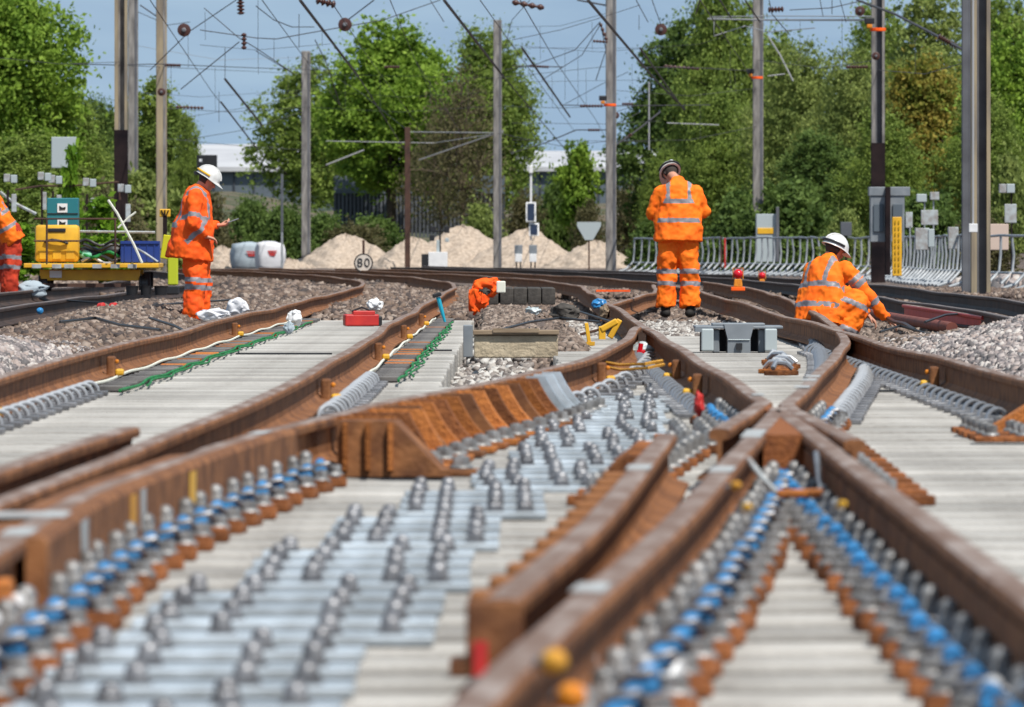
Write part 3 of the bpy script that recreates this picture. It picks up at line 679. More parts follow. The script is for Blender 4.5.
def lobes_broad(h,w,seed,n=9,base=.28):
    rd=random.Random(seed); L=[]
    for k in range(n):
        t=k/(n-1); z=h*(base+.12+(.88-base-.12)*t*.93); rr=w*.5*(.60+.45*math.sin(math.pi*min(1,t*.9+.12)))*rd.uniform(.5,.72)
        a=k*2.4+rd.uniform(-.4,.4); off=w*.5*(1-t*.75)*rd.uniform(.3,.55)
        L.append((off*math.cos(a),off*math.sin(a),min(z,h-rr*.7),rr,rr,rr*.75))
    return L
PROTO={}
def proto(key,h,w,seed,n,leaf,m,base=.25,nl=9,sub=46,shell=.5,subr=.30,r0=.16,bark='bark',twigs=0):
    L=lobes_broad(h,w,seed,nl,base)
    PROTO[key]=(trunk_mesh(h,r0,L,seed,M[bark],twigs=twigs), crown_mesh('crown',L,n,leaf,M[m],seed,sub,subr,shell),h,w)
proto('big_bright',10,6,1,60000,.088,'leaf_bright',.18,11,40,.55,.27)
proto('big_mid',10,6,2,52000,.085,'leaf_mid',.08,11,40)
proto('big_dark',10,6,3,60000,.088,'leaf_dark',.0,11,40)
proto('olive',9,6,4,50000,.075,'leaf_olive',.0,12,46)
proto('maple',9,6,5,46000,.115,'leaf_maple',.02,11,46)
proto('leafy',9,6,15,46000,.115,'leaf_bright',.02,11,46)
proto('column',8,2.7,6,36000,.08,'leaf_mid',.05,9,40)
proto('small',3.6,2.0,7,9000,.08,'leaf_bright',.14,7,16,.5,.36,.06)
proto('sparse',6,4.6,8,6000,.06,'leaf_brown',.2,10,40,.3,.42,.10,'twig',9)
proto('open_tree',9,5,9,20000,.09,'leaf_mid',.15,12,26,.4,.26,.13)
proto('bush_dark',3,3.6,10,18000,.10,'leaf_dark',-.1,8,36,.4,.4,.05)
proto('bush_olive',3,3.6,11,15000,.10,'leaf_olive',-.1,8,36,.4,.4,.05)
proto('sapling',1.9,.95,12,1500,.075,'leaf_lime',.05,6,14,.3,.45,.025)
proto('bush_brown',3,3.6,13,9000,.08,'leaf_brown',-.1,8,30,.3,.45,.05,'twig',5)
proto('willow',10,5,14,26000,.09,'leaf_olive',.0,12,30,.4,.34,.14)
def tree(key,px,topy,d,wpx,label,group=None,zb=None,rz=None,name='tree',wood_only=False):
    tm,cm,h,w=PROTO[key]; x=(px-512)*d/F; zb=float(H(x,d))-.05 if zb is None else zb
    zt=HC-(topy-Y0)*d/F; W=wpx*d/F
    e=empty(name,(x,d,zb),random.uniform(0,6.28) if rz is None else rz,label,'bush' if 'bush' in key else 'tree',group)
    sx=W/w; sz=(zt-zb)/h; e.scale=(sx,sx,sz)
    link('trunk',tm,e); link('crown',cm,e)
# left
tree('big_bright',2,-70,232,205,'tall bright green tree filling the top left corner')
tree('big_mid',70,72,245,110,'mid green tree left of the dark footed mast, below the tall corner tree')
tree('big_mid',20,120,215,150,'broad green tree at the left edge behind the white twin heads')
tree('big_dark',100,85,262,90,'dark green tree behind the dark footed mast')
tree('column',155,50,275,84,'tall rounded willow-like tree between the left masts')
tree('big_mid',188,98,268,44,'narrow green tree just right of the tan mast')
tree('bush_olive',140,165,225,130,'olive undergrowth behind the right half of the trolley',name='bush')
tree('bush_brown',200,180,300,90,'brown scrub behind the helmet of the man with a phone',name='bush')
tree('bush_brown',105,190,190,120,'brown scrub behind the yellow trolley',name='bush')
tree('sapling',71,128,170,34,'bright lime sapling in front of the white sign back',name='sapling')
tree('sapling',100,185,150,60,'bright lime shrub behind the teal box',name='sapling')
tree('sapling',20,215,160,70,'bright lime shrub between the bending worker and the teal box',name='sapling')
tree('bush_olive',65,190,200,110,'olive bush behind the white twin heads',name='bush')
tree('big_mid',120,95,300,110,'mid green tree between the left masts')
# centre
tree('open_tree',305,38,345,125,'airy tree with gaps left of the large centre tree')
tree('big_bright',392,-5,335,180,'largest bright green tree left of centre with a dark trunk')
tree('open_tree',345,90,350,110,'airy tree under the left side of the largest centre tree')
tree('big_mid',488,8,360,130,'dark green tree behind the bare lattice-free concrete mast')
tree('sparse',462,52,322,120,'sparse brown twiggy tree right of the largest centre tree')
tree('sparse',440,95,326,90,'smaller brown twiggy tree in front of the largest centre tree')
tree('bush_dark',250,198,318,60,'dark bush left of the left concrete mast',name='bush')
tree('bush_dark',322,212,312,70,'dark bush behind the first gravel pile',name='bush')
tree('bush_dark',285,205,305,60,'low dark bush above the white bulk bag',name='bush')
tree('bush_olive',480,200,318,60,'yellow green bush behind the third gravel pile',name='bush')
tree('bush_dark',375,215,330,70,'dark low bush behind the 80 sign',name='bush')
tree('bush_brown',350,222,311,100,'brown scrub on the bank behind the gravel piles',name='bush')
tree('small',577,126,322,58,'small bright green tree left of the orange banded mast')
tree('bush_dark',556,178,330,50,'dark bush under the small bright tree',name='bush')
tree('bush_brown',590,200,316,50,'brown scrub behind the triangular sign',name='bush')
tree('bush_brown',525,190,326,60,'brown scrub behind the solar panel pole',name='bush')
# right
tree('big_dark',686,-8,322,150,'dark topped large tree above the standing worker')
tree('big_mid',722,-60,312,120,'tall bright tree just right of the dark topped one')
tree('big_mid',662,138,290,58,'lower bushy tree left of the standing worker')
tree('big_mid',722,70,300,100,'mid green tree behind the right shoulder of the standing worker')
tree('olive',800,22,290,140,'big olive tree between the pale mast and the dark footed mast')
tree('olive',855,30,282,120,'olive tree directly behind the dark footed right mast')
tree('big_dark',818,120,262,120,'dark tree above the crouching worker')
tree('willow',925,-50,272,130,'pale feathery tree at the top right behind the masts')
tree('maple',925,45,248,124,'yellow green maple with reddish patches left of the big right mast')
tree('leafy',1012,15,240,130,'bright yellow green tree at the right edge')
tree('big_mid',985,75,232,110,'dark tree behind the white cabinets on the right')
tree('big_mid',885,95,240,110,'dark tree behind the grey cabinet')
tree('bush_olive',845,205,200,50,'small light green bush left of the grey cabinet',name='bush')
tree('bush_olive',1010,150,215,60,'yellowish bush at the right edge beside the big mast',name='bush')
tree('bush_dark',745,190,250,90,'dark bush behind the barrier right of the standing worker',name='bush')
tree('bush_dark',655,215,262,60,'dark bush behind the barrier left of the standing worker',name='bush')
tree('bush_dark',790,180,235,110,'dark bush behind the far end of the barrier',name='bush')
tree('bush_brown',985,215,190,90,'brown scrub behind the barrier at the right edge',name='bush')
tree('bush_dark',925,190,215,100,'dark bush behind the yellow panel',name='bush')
for k,(px,d) in enumerate(((-60,300),(-120,260),(1090,280),(1150,240),(600,520),(250,520),(470,520),(760,420),(880,420),(30,420),(120,420),(330,520),(690,520))):
    pass

tree('big_mid',770,10,330,130,'pale distant tree filling the gap right of the strapped right mast')
tree('big_mid',880,-20,320,120,'tall distant tree behind the black footed right mast')
tree('bush_brown',632,180,330,60,'scrubby bush filling the gap left of the lower bushy tree',name='bush')
tree('big_mid',1000,-30,330,140,'distant tree top behind the right edge tree')
# ------------------------------------------------------------------ warehouse, bank wall
def facade(px0,px1,ytop,yeave,ybase,d,label,cat='warehouse'):
    a=P(px0,ytop,d); b=P(px1,ytop,d); ze=P(0,yeave,d).z; zb=P(0,ybase,d).z-2
    e=empty('warehouse',((a.x+b.x)/2,d,zb),0,label,cat); w=b.x-a.x
    mb=MB(); mb.box((0,25,(ze-zb)/2),(w,50,ze-zb),0); 
    mb.build('wall',[M['clad']],e)
    n=int(w/1.0); mb=MB()
    for k in range(n): mb.box((-w/2+.5+k*w/n,-.04,(ze-zb)/2),(.10,.06,ze-zb-.1),0)
    mb.build('cladding_ribs',[M['clad_dark']],e)
    mb=MB(); mb.add([(-w/2-.3,-.4,ze-zb),(w/2+.3,-.4,ze-zb),(w/2+.3,25,a.z-zb+.25),(-w/2-.3,25,a.z-zb+.25),(-w/2-.3,50.4,ze-zb),(w/2+.3,50.4,ze-zb),(-w/2-.3,-.4,ze-zb-.25),(w/2+.3,-.4,ze-zb-.25)],[(0,1,2,3),(3,2,5,4),(0,6,7,1)],0)
    mb.build('roof',[M['roof']],e)
    return e
facade(185,345,143,167,260,440,'long warehouse with a pale roof behind the trees on the left')
facade(512,668,150,167,250,455,'grey clad warehouse with a white roof behind the small bright tree')
facade(322,508,146,160,250,470,'distant grey warehouse behind the twiggy trees')
# dark retaining fence behind piles
e=empty('palisade_fence',P(420,214,340),0,'tall dark grey panel fence on the bank behind the brown post','fence')
mb=MB(); w=170*340/F
for k in range(44): mb.box((-w/2+k*w/44,0,.3),(.10,.03,2.6),0)
mb.build('panel',[M['fence_grey']],e); mb=MB(); mb.box((0,-.03,1.25),(w,.05,.75),1); mb.box((0,.05,-.2),(w,.05,.08),0); mb.box((0,.09,.2),(w,.03,2.0),0); mb.build('rail',[M['clad_dark'],M['clad']],e)

# ------------------------------------------------------------------ gravel piles
def pile(px,topy,d,wpx,label,seed):
    rd=np.random.default_rng(seed); x0=(px-512)*d/F; h=HC-(topy-Y0)*d/F; R=wpx*d/F/2; n=110; m=60
    v=[];f=[]
    for i in range(m+1):
        t=i/m
        for k in range(n):
            a=2*math.pi*k/n; rr=R*t*(1+.10*math.sin(a*3+seed)+.05*math.sin(a*7+seed*2)); z=h*(1-t)**1.0
            z=z-(h*.10*math.exp(-(t/.12)**2)) + (.035*math.sin(a*11+t*17+seed)+.03*math.sin(a*5-t*23)+.045*noise.noise(Vector((rr*math.cos(a)*3,rr*math.sin(a)*3,seed)))+.03*noise.noise(Vector((rr*math.cos(a)*9,rr*math.sin(a)*9,seed))))*(t<.95)
            v.append((rr*math.cos(a),rr*math.sin(a)*1.1,z-.06 if i==m else z))
    for i in range(m):
        for k in range(n):
            a=i*n+k;b=i*n+(k+1)%n; f.append((a,b,b+n,a+n))
    f.append(tuple(range(n)))
    mb=MB(); mb.add(v,f); o=mb.build('gravel_pile',[M['gravel']],None,(x0,d,float(H(x0,d))),smooth=True); tag(o,label,'gravel pile','gravel piles')
pile(346,230,292,122,'broad rounded gravel pile left of the 80 sign',1)
pile(413,234,288,96,'low gravel pile behind the brown post',2)
pile(462,221,296,140,'tallest pointed gravel pile just left of the bare concrete mast',3)
pile(527,224,294,130,'gravel pile behind the two small white signals',4)
pile(596,238,290,100,'gravel pile behind the triangular sign',5)
pile(222,244,285,60,'small gravel pile behind the man with a phone',6)
pile(290,258,284,50,'small low gravel pile beside the bulk bags',7)

# ------------------------------------------------------------------ bulk bags
def bagm(px,d,wpx,hpx,m,label,seed):
    s=F/d; w=wpx/s; h=hpx/s; p=G(px,0,0); x=(px-512)*d/F; e=empty('bulk_bag',(x,d,float(H(x,d))),.2,label,'bulk bag')
    bm=bmesh.new(); bmesh.ops.create_cube(bm,size=1); bmesh.ops.subdivide_edges(bm,edges=list(bm.edges),cuts=6,use_grid_fill=True)
    for v in bm.verts:
        c=v.co.copy(); r=max(abs(c.x),abs(c.y)); 
        l=c.normalized()*.60; v.co=c.lerp(l,.45); v.co.x*=w*1.1; v.co.y*=w; v.co.z=(v.co.z+.45)*h*1.08
        v.co+=noise.noise_vector(v.co*3+Vector((seed,0,0)))*.05
    me=bpy.data.meshes.new('sack'); bm.to_mesh(me); bm.free(); me.materials.append(m); me.polygons.foreach_set('use_smooth',[True]*len(me.polygons)); link('sack',me,e)
    mb=MB()
    for k,(ww,zz) in enumerate(((.30,.60),(.36,.68),(.22,.53))): mb.box((0,-w*.56,h*zz),(w*ww,.012,h*.05),0)
    mb.build('red_print',[M['redp']],e)
bagm(249,283,32,25,M['bag_grey'],'grey bulk bag with a red print, left of the white one',1)
bagm(270,280,25,26,M['bag'],'white bulk bag with a red print beside the left concrete mast',2)

# ------------------------------------------------------------------ masts
def mast(px,wpx,topy,d,mats,label,style='conc',dark_to=None,zb=0.):
    x=(px-512)*d/F; w=wpx*d/F; zt=HC-(topy-Y0)*d/F; zb=float(H(x,d)); e=empty('overhead_line_mast',(x,d,zb),0,label,'mast'); h=zt-zb
    mb=MB()
    if style=='H':
        mb.box((-w*.36,0,h/2),(w*.28,w*1.0,h),0); mb.box((w*.40,0,h/2),(w*.20,w*1.0,h),0); mb.box((0,.12*w,h/2),(w*.6,w*.12,h),1)
    elif style=='round': mb.tube([(0,0,0),(0,0,h)],[w/2,w*.46],14)
    else: mb.box((0,0,h/2),(w,w,h),0,bev=w*.08); mb.box((w*.30,-w*.505,h/2),(w*.25,.012,h*.98),1)
    mb.build('post',[M[mats[0]],M[mats[1]]],e,smooth=(style=='round'))
    if dark_to is not None:
        zd=HC-(dark_to-Y0)*d/F-zb; MB().box((0,0,zd/2),(w*1.06,w*1.12,zd),0).build('dark_sleeve',[M['pole_dark']],e)
    return e
def band(e_,px,py,d,w,m,label):
    p=P(px,py,d); e=empty('marker_lamp',p,0,label,'lamp')
    MB().box((-.20,-.25,.02),(.22,.12,.14),0,bev=.02).build('housing',[M['black']],e)
    mb=MB(); mb.lathe((0,0,-.20),[(w,0),(w*1.02,.01),(w*1.02,.06),(w,.07)],14); mb.build('strap',[M['orange_red']],e); MB().box((-.20,-.26,-.1),(.12,.1,.09),0,bev=.02).build('lens',[M['orange_paint']],e)
m1=mast(121,12.5,-40,180,('pole_tan','pole_conc'),'tan mast with a tall black foot, leftmost of the masts','H',130)
mast(133,10,-40,232,('pole_conc','pole_grey'),'pale grey mast standing close behind the black footed left mast','conc')
mast(161.5,10.5,-40,200,('pole_tan','pole_conc'),'tan mast right of the black footed left mast','conc')
mast(306,9,51,292,('pole_conc','pole_grey'),'short weathered concrete mast beside the white bulk bag','conc')
mast(497.5,8.5,20,278,('pole_conc','pole_grey'),'pale concrete mast with a free top near the centre','conc')
mast(407.5,5.5,127,272,('pole_rust','pole_rust'),'thin rusty brown post between the gravel piles','conc')
mast(611,10.5,-40,225,('pole_conc','pole_grey'),'concrete mast with a small orange strap left of the standing worker','conc')
mast(758,10.5,-40,235,('pole_conc','pole_grey'),'concrete mast with an orange strap right of the standing worker','conc')
mast(878,13,-40,178,('pole_conc','pole_grey'),'grey mast with a tall black foot above the crouching worker','H',143)
mast(967,10.5,-40,136,('pole_grey','pole_grey'),'blue grey mast standing tight left of the big tan mast','conc')
mast(980.5,19,-40,130,('pole_tan','pole_grey'),'big tan mast with a dark side near the right edge','H')
e=empty('conduit',P(973,0,129.4),0,'thin white conduit running down the big right mast to a small box','conduit'); s=129.4/F
MB().tube([(0,0,1),(0,0,-225*s)],.018,6).build('pipe',[M['wire_pale']],e); MB().box((0,-.05,-228*s),(.14,.08,.14),0,bev=.01).build('junction_box',[M['white']],e)
for px,py,d in ((604,99,223.5),(757,72,233.5),(878,22,176)):
    band(None,px+6 if px==604 else px,py,d,.17,None,'orange strap and black lamp on the mast '+{604:'left of the standing worker',757:'right of the standing worker',878:'above the crouching worker'}[px])

# ------------------------------------------------------------------ overhead line equipment
def wires(name,label,cat,segs,m,r):
    for i,s in enumerate(segs): pass
WN=0
def wire(pts,r=.013,m='wire',label=None,cat='wire',name='overhead_wire',sag=0.):
    """pts: (px,py,d)"""
    q=[P(*p) for p in pts]; 
    if len(q)==2 and sag:
        a,b=q; q=[a.lerp(b,t)-Vector((0,0,sag*4*t*(1-t))) for t in (0,.2,.4,.6,.8,1)]
    o=MB().tube([p-q[0] for p in q],r,5).build(name,[M[m]],None,q[0]); tag(o,label,cat,'droppers of the overhead line' if label and 'upright dropper' in label else None); return o
W=[ # pts, radius, where
 ([(300,0,137),(358,76,205)],.034,'thick cable dropping from the top edge past the left disc'),
 ([(358,76,205),(405,150,290)],.02,'continuation of the thick cable in front of the largest centre tree'),
 ([(444,0,140),(503,76,205)],.034,'thick cable dropping from the top edge to the bare concrete mast'),
 ([(503,76,205),(570,155,300)],.018,'continuation of the cable right of the bare concrete mast'),
 ([(588,0,140),(652,76,205),(685,109,240)],.034,'thick cable dropping past the mast left of the standing worker'),
 ([(640,48,170),(684,110,240)],.026,'second cable dropping to the same point right of that mast'),
 ([(522,48,190),(570,117,270)],.034,'thick slanting tube in the sky left of the orange strapped mast'),
 ([(204,8,170),(239,38,170),(256,48,172),(294,74,175)],.012,'span wire falling to the insulator left of the left disc'),
 ([(236,0,170),(190,31,175),(150,70,180)],.013,'wire rising from the left disc to the top edge'),
 ([(239,42,172),(181,89,180)],.014,'wire falling left from the hanging insulator'),
 ([(71,64,190),(115,65,185),(160,64,198),(256,68,240),(330,70,280)],.014,'long horizontal span wire across the left masts'),
 ([(225,79,185),(262,125,235)],.034,'left one of two slanting tubes above the warehouse roof'),
 ([(221,102,200),(258,150,260)],.026,'lower of two slanting tubes above the warehouse roof'),
 ([(225,48,185),(225,80,185)],.009,'short dropper above the slanting tube'),
 ([(219,92,200),(219,122,200)],.008,'short dropper above the lower slanting tube'),
 ([(140,5,200),(156,16,200)],.02,'short stay between the left masts'),
 ([(138,12,200),(168,25,200),(190,22,200)],.011,'loop of wire right of the tan mast'),
 ([(256,6,170),(274,20,172),(292,27,175),(314,27,178)],.013,'wire with a hanging loop near the top left of centre'),
 ([(200,30,170),(256,38,170),(276,39,172),(337,28,176),(383,20,180),(440,0,185)],.013,'long shallow wire through the left disc'),
 ([(374,0,172),(349,19,174)],.016,'short bar above the left centre disc'),
 ([(256,51,190),(294,74,195)],.012,'falling wire left of the short weathered mast'),
 ([(416,61,220),(460,132,290)],.013,'thin cable falling across the largest centre tree'),
 ([(430,0,180),(444,22,180)],.012,'short wire at the top edge above the centre tree'),
 ([(326,141,280),(434,143,285),(500,133,280)],.016,'pale cross tube in front of the centre tree'),
 ([(409,132,285),(503,133,280)],.022,'pale beam from the brown post to the bare concrete mast'),
 ([(326,165,290),(364,150,290)],.03,'pale slanting stay below the cross tube'),
 ([(419,160,285),(503,131,280)],.03,'pale slanting stay meeting the bare concrete mast'),
 ([(577,0,225),(609,6,225)],.03,'bracket arm at the top of the orange strapped mast'),
 ([(600,22,215),(575,50,225),(537,64,235),(505,70,245)],.014,'wire falling left from the orange strapped mast'),
 ([(600,25,215),(582,55,225),(542,80,240)],.013,'second wire falling left from the orange strapped mast'),
 ([(600,22,215),(606,50,216),(596,80,218)],.014,'hanging cable loop left of the orange strapped mast'),
 ([(512,66,245),(563,67,245)],.02,'insulated rod left of the orange strapped mast'),
 ([(512,153,290),(545,143,270),(576,130,250),(606,130,235)],.022,'curved dark stay over the small bright tree'),
 ([(560,105,235),(606,106,228),(710,105,240)],.017,'horizontal registration wire through the orange strapped mast'),
 ([(616,145,228),(640,128,232),(660,112,236)],.032,'thick stay rising right of the orange strapped mast'),
 ([(667,123,240),(719,125,240)],.02,'short pale tube in front of the dark topped tree'),
 ([(640,67,235),(700,68,235),(754,71,235)],.016,'horizontal wire to the orange strapped right mast'),
 ([(708,19,236),(768,20,234),(872,20,180)],.035,'pale twin beam across the top right'),
 ([(710,17,236),(768,16,234),(872,16.5,180)],.018,'orange tinted tube above the pale beam'),
 ([(714,20,236),(714,36,236),(745,26,236)],.02,'hooked arm under the left end of the pale beam'),
 ([(745,26,235),(768,32,232),(815,28,215)],.017,'lower pale tube under the beam'),
 ([(768,36,232),(780,55,232),(793,81,232)],.028,'slanting pale tube below the right beam'),
 ([(768,76,232),(785,74,232)],.02,'short stub near the slanting pale tube'),
 ([(857,0,178),(895,14,165),(930,32,150),(966,51,137)],.032,'thick arm falling from the top to the big right mast'),
 ([(636,0,180),(648,22,190)],.012,'short wire left of the disc beside the dark topped tree'),
 ([(652,0,180),(661,25,185)],.012,'wire holding the disc beside the dark topped tree'),
 ([(700,0,170),(696,14,172)],.02,'dark rod at the top above the right trees'),
 ([(720,0,170),(731,18,172)],.02,'second dark rod at the top above the right trees'),
 ([(745,0,170),(760,22,172)],.02,'dark rod at the top beside the right strapped mast'),
 ([(769,0,170),(772,14,172),(790,35,175)],.012,'thin wire right of the strapped right mast'),
 ([(820,0,170),(823,16,172)],.01,'first dropper at the top right'),
 ([(832,0,170),(832,14,172)],.01,'second dropper at the top right'),
 ([(840,0,170),(846,22,172)],.01,'third dropper at the top right'),
 ([(790,10,170),(830,8,172),(857,2,176)],.013,'wire joining the droppers at the top right'),
 ([(512,40,190),(560,30,190),(600,18,190),(640,5,190)],.009,'faint wire across the sky at the centre'),
 ([(530,0,180),(512,20,182),(503,55,190)],.009,'faint wire beside the top of the bare mast'),
 ([(181,118,230),(256,106,240),(300,95,250)],.008,'faint wire above the left warehouse'),
 ([(185,140,240),(256,128,240),(300,112,245)],.010,'second faint wire above the left warehouse'),
 ([(200,45,190),(256,50,192),(330,44,200)],.007,'faint upper wire between the left masts and the centre'),
 ([(512,123,260),(606,124,260),(660,121,262)],.009,'faint horizontal wire above the right warehouse'),
 ([(512,140,262),(606,141,262),(650,142,262)],.009,'lower faint horizontal wire above the right warehouse'),
 ([(512,82,250),(640,80,250)],.007,'faint horizontal wire beside the orange strapped mast'),
 ([(512,48,240),(640,48,240)],.007,'topmost faint horizontal wire beside the orange strapped mast'),
 ([(565,104,250),(600,85,248),(628,72,245)],.011,'faint rising wire left of the orange strapped mast'),
 ([(616,112,240),(634,106,240)],.011,'short wire right of the orange strapped mast'),
 ([(616,125,240),(640,112,242)],.011,'second short wire right of the orange strapped mast'),
 ([(649,82,240),(649,150,240)],.028,'thin pale upright post in front of the dark topped tree'),
 ([(639,15,180),(639,30,180)],.008,'tiny dropper above the upright post'),
 ([(565,50,240),(565,100,245)],.006,'thin dropper in the sky left of the strapped mast'),
 ([(578,50,240),(578,106,245)],.006,'second thin dropper in the sky left of the strapped mast'),
 ([(256,95,240),(300,93,240)],.006,'very faint wire left of the short mast'),
 ([(258,0,175),(258,50,176)],.006,'thin dropper near the top left'),
 ([(274,38,172),(274,62,172)],.006,'dropper under the shallow wire'),
 ([(299,14,178),(299,48,178)],.010,'dropper above the short weathered mast'),
 ([(315,40,250),(326,62,255),(340,105,270)],.02,'dark cable running down beside the short weathered mast'),
]
W+=[([(115,65,183),(160,67,200),(306,74,292),(497,78,278),(611,66,225)],.009,'long sagging span wire from the left masts to the orange strapped mast'),
 ([(161,108,200),(230,112,240),(306,107,292),(400,112,285),(497,106,278),(560,108,250),(611,106,225)],.010,'second long span wire at mid height from the tan mast eastwards'),
 ([(133,45,232),(220,60,260),(306,57,292)],.008,'sagging wire from the pale left mast to the short weathered mast'),
 ([(306,60,292),(360,92,285),(407,130,272)],.009,'wire falling from the short weathered mast to the rusty post'),
 ([(497,27,278),(560,26,250),(611,12,225)],.008,'sagging wire from the top of the bare mast to the orange strapped mast'),
 ([(497,44,278),(600,52,240),(700,44,236),(758,26,235)],.008,'long sagging wire from the bare mast past the strapped masts'),
 ([(497,133,278),(560,146,250),(611,141,225),(690,140,230),(758,126,235)],.009,'low span wire from the bare mast to the right strapped mast'),
 ([(520,0,135),(556,62,200),(596,120,300),(612,150,380)],.011,'long running wire dropping left of the orange strapped mast'),
 ([(700,0,140),(742,62,210),(772,116,300)],.011,'long running wire dropping in front of the right trees'),
 ([(390,0,138),(416,62,220),(446,122,320)],.010,'long running wire dropping over the centre tree top'),
 ([(150,0,140),(212,92,220),(252,142,320)],.010,'long running wire dropping above the left warehouse'),
 ([(262,0,138),(300,52,200),(345,112,300)],.010,'long running wire dropping behind the left disc'),
 ([(330,0,138),(370,60,200),(420,128,300)],.010,'long running wire dropping right of the left disc'),
 ([(480,0,138),(530,70,210),(575,132,320)],.010,'long running wire dropping right of the bare mast'),
 ([(133,92,232),(200,97,240),(306,90,292),(400,97,285),(497,92,278)],.007,'thin upper span wire through the short weathered mast'),
 ([(161,138,200),(240,146,250),(306,150,292)],.008,'thin low wire from the tan mast over the warehouse roof'),
 ([(0,58,175),(60,64,178),(121,62,180)],.008,'wire leaving the left edge towards the black footed left mast'),
 ([(758,60,235),(820,68,205),(878,60,178)],.009,'sagging wire between the right strapped mast and the black footed right mast'),
 ([(878,70,178),(925,74,155),(967,62,136)],.009,'sagging wire from the black footed right mast to the big right mast'),
 ([(611,90,225),(690,96,230),(758,88,235)],.008,'sagging wire between the two orange strapped masts'),
]
for k_,(px_,ya_,yb_,dd_) in enumerate(((205,12,40,175),(215,68,112,225),(258,50,74,172),(288,56,92,260),(322,30,46,176),(345,75,112,285),(380,76,112,285),(430,78,112,284),(468,78,108,280),(525,78,108,262),(540,26,60,250),(552,76,108,255),(586,70,106,235),(592,22,50,230),(632,64,90,228),(655,92,110,230),(700,94,140,232),(730,50,90,234),(735,70,92,234),(800,20,66,215),(842,18,64,190),(915,40,72,160),(171,66,108,205),(188,30,68,190))):
    W.append(([(px_,ya_,dd_),(px_+.4,yb_,dd_)],.006,'thin upright dropper hanging between span wires in the %s of the sky'%('left part' if px_<340 else 'centre' if px_<620 else 'right part')))
for pts,r,lab in W: wire(pts,r*.85,'wire_pale' if 'pale' in lab else 'wire',lab)
def disc(px,py,d,rpx,lab):
    e=empty('balance_wheel',P(px,py,d),0,lab,'pulley'); r=rpx*d/F
    MB().lathe((0,.04,0),[(r*.75,-.05),(r,-.04),(r,-.02),(r*.86,0),(r*.86,.02),(r,.04),(r,.06),(r*.75,.07)],24,0,(0,-1,0)).build('rim',[M['insul']],e,smooth=True)
    MB().lathe((0,-.02,0),[(r*.3,-.05),(r*.34,.04),(r*.2,.06)],12,0,(0,-1,0)).build('hub',[M['bolt']],e,smooth=True)
disc(184,30,172,6.6,'round brown wheel hanging right of the tan left mast')
disc(345,24.5,175,6.8,'round brown wheel hanging above the left of the centre tree')
disc(661,29.5,188,6,'round brown wheel in front of the dark topped tree')
disc(616,115.5,228,3.4,'small brown wheel on the orange strapped mast')
disc(876,56,176,4,'small brown wheel on the black footed right mast')
disc(161.5,92,198,4,'small dark wheel on the tan left mast')
disc(860,11,174,5,'dark wheel near the top of the black footed right mast')
def insul(px0,py0,px1,py1,d,lab,n=6,r=.045):
    a=P(px0,py0,d); b=P(px1,py1,d); ax=(b-a); L=ax.length; prof=[]
    for k in range(n): t=k/n*L; prof+= [(r*.4,t),(r,t+L/n*.35),(r,t+L/n*.5),(r*.4,t+L/n*.9)]
    o=MB().lathe((0,0,0),prof,10,0,ax).build('insulator',[M['insul']],None,a,smooth=True); tag(o,lab,'insulator')
insul(240,-6,241,15,170,'ribbed brown insulator at the top left of the sky',6,.085)
insul(244,33,244,50,170,'ribbed insulator hanging below the top left one',4,.06)
insul(165,65,181,65.5,196,'brown insulator right of the tan left mast',8,.05)
insul(176,107,204,108,205,'lower brown insulator right of the tan left mast',8,.045)
insul(384,67,400,67,240,'insulator in front of the largest centre tree',6,.05)
insul(530,66,549,67,244,'insulator in the sky above the small bright tree',8,.05)
insul(580,106,603,106,228,'insulator left of the orange strapped mast',8,.05)
insul(622,104,633,104,232,'insulator right of the orange strapped mast',5,.05)
insul(588,130,600,130,238,'lower insulator left of the orange strapped mast',5,.05)
insul(625,139,632,134,230,'insulator on the thick stay',4,.06)
insul(846,67,868,67,178,'insulator left of the black footed right mast',8,.045)
insul(938,36,957,47,142,'dark insulator on the arm to the big right mast',8,.06)
insul(600,23,607,41,216,'insulator on the hanging loop by the orange strapped mast',4,.05)
insul(593,41,608,42,218,'short insulator at mid height left of the strapped mast',5,.045)
insul(664,66,700,69,236,'pale insulator in front of the dark topped tree',8,.05)
insul(316,0,336,5,170,'dark clamp hanging from the top edge left of centre',4,.09)
insul(512,2,545,8,178,'dark clamp at the top edge right of centre',4,.07)
insul(768,10,784,9,180,'brown insulator at the top right of the strapped mast',5,.07)

# ------------------------------------------------------------------ lineside furniture
def post_obj(name,px,basey,d,label,cat,parts):
    x=(px-512)*d/F; z=float(H(x,d)); e=empty(name,(x,d,z),0,label,cat); s=d/F
    for (nm,m,kind,*a) in parts:
        if kind=='box':   # dx,y0,y1(px), w px, depth m
            dx,ya,yb,w,dep=a[:5]; zt=HC-(ya-Y0)*s-z; zbm=HC-(yb-Y0)*s-z; zbm=max(zbm,0) if nm=='post' else zbm
            MB().box((dx*s,a[5] if len(a)>5 else 0,(zt+zbm)/2),(w*s,dep,zt-zbm),0,bev=min(.012,w*s*.1)).build(nm,[m],e)
    return e
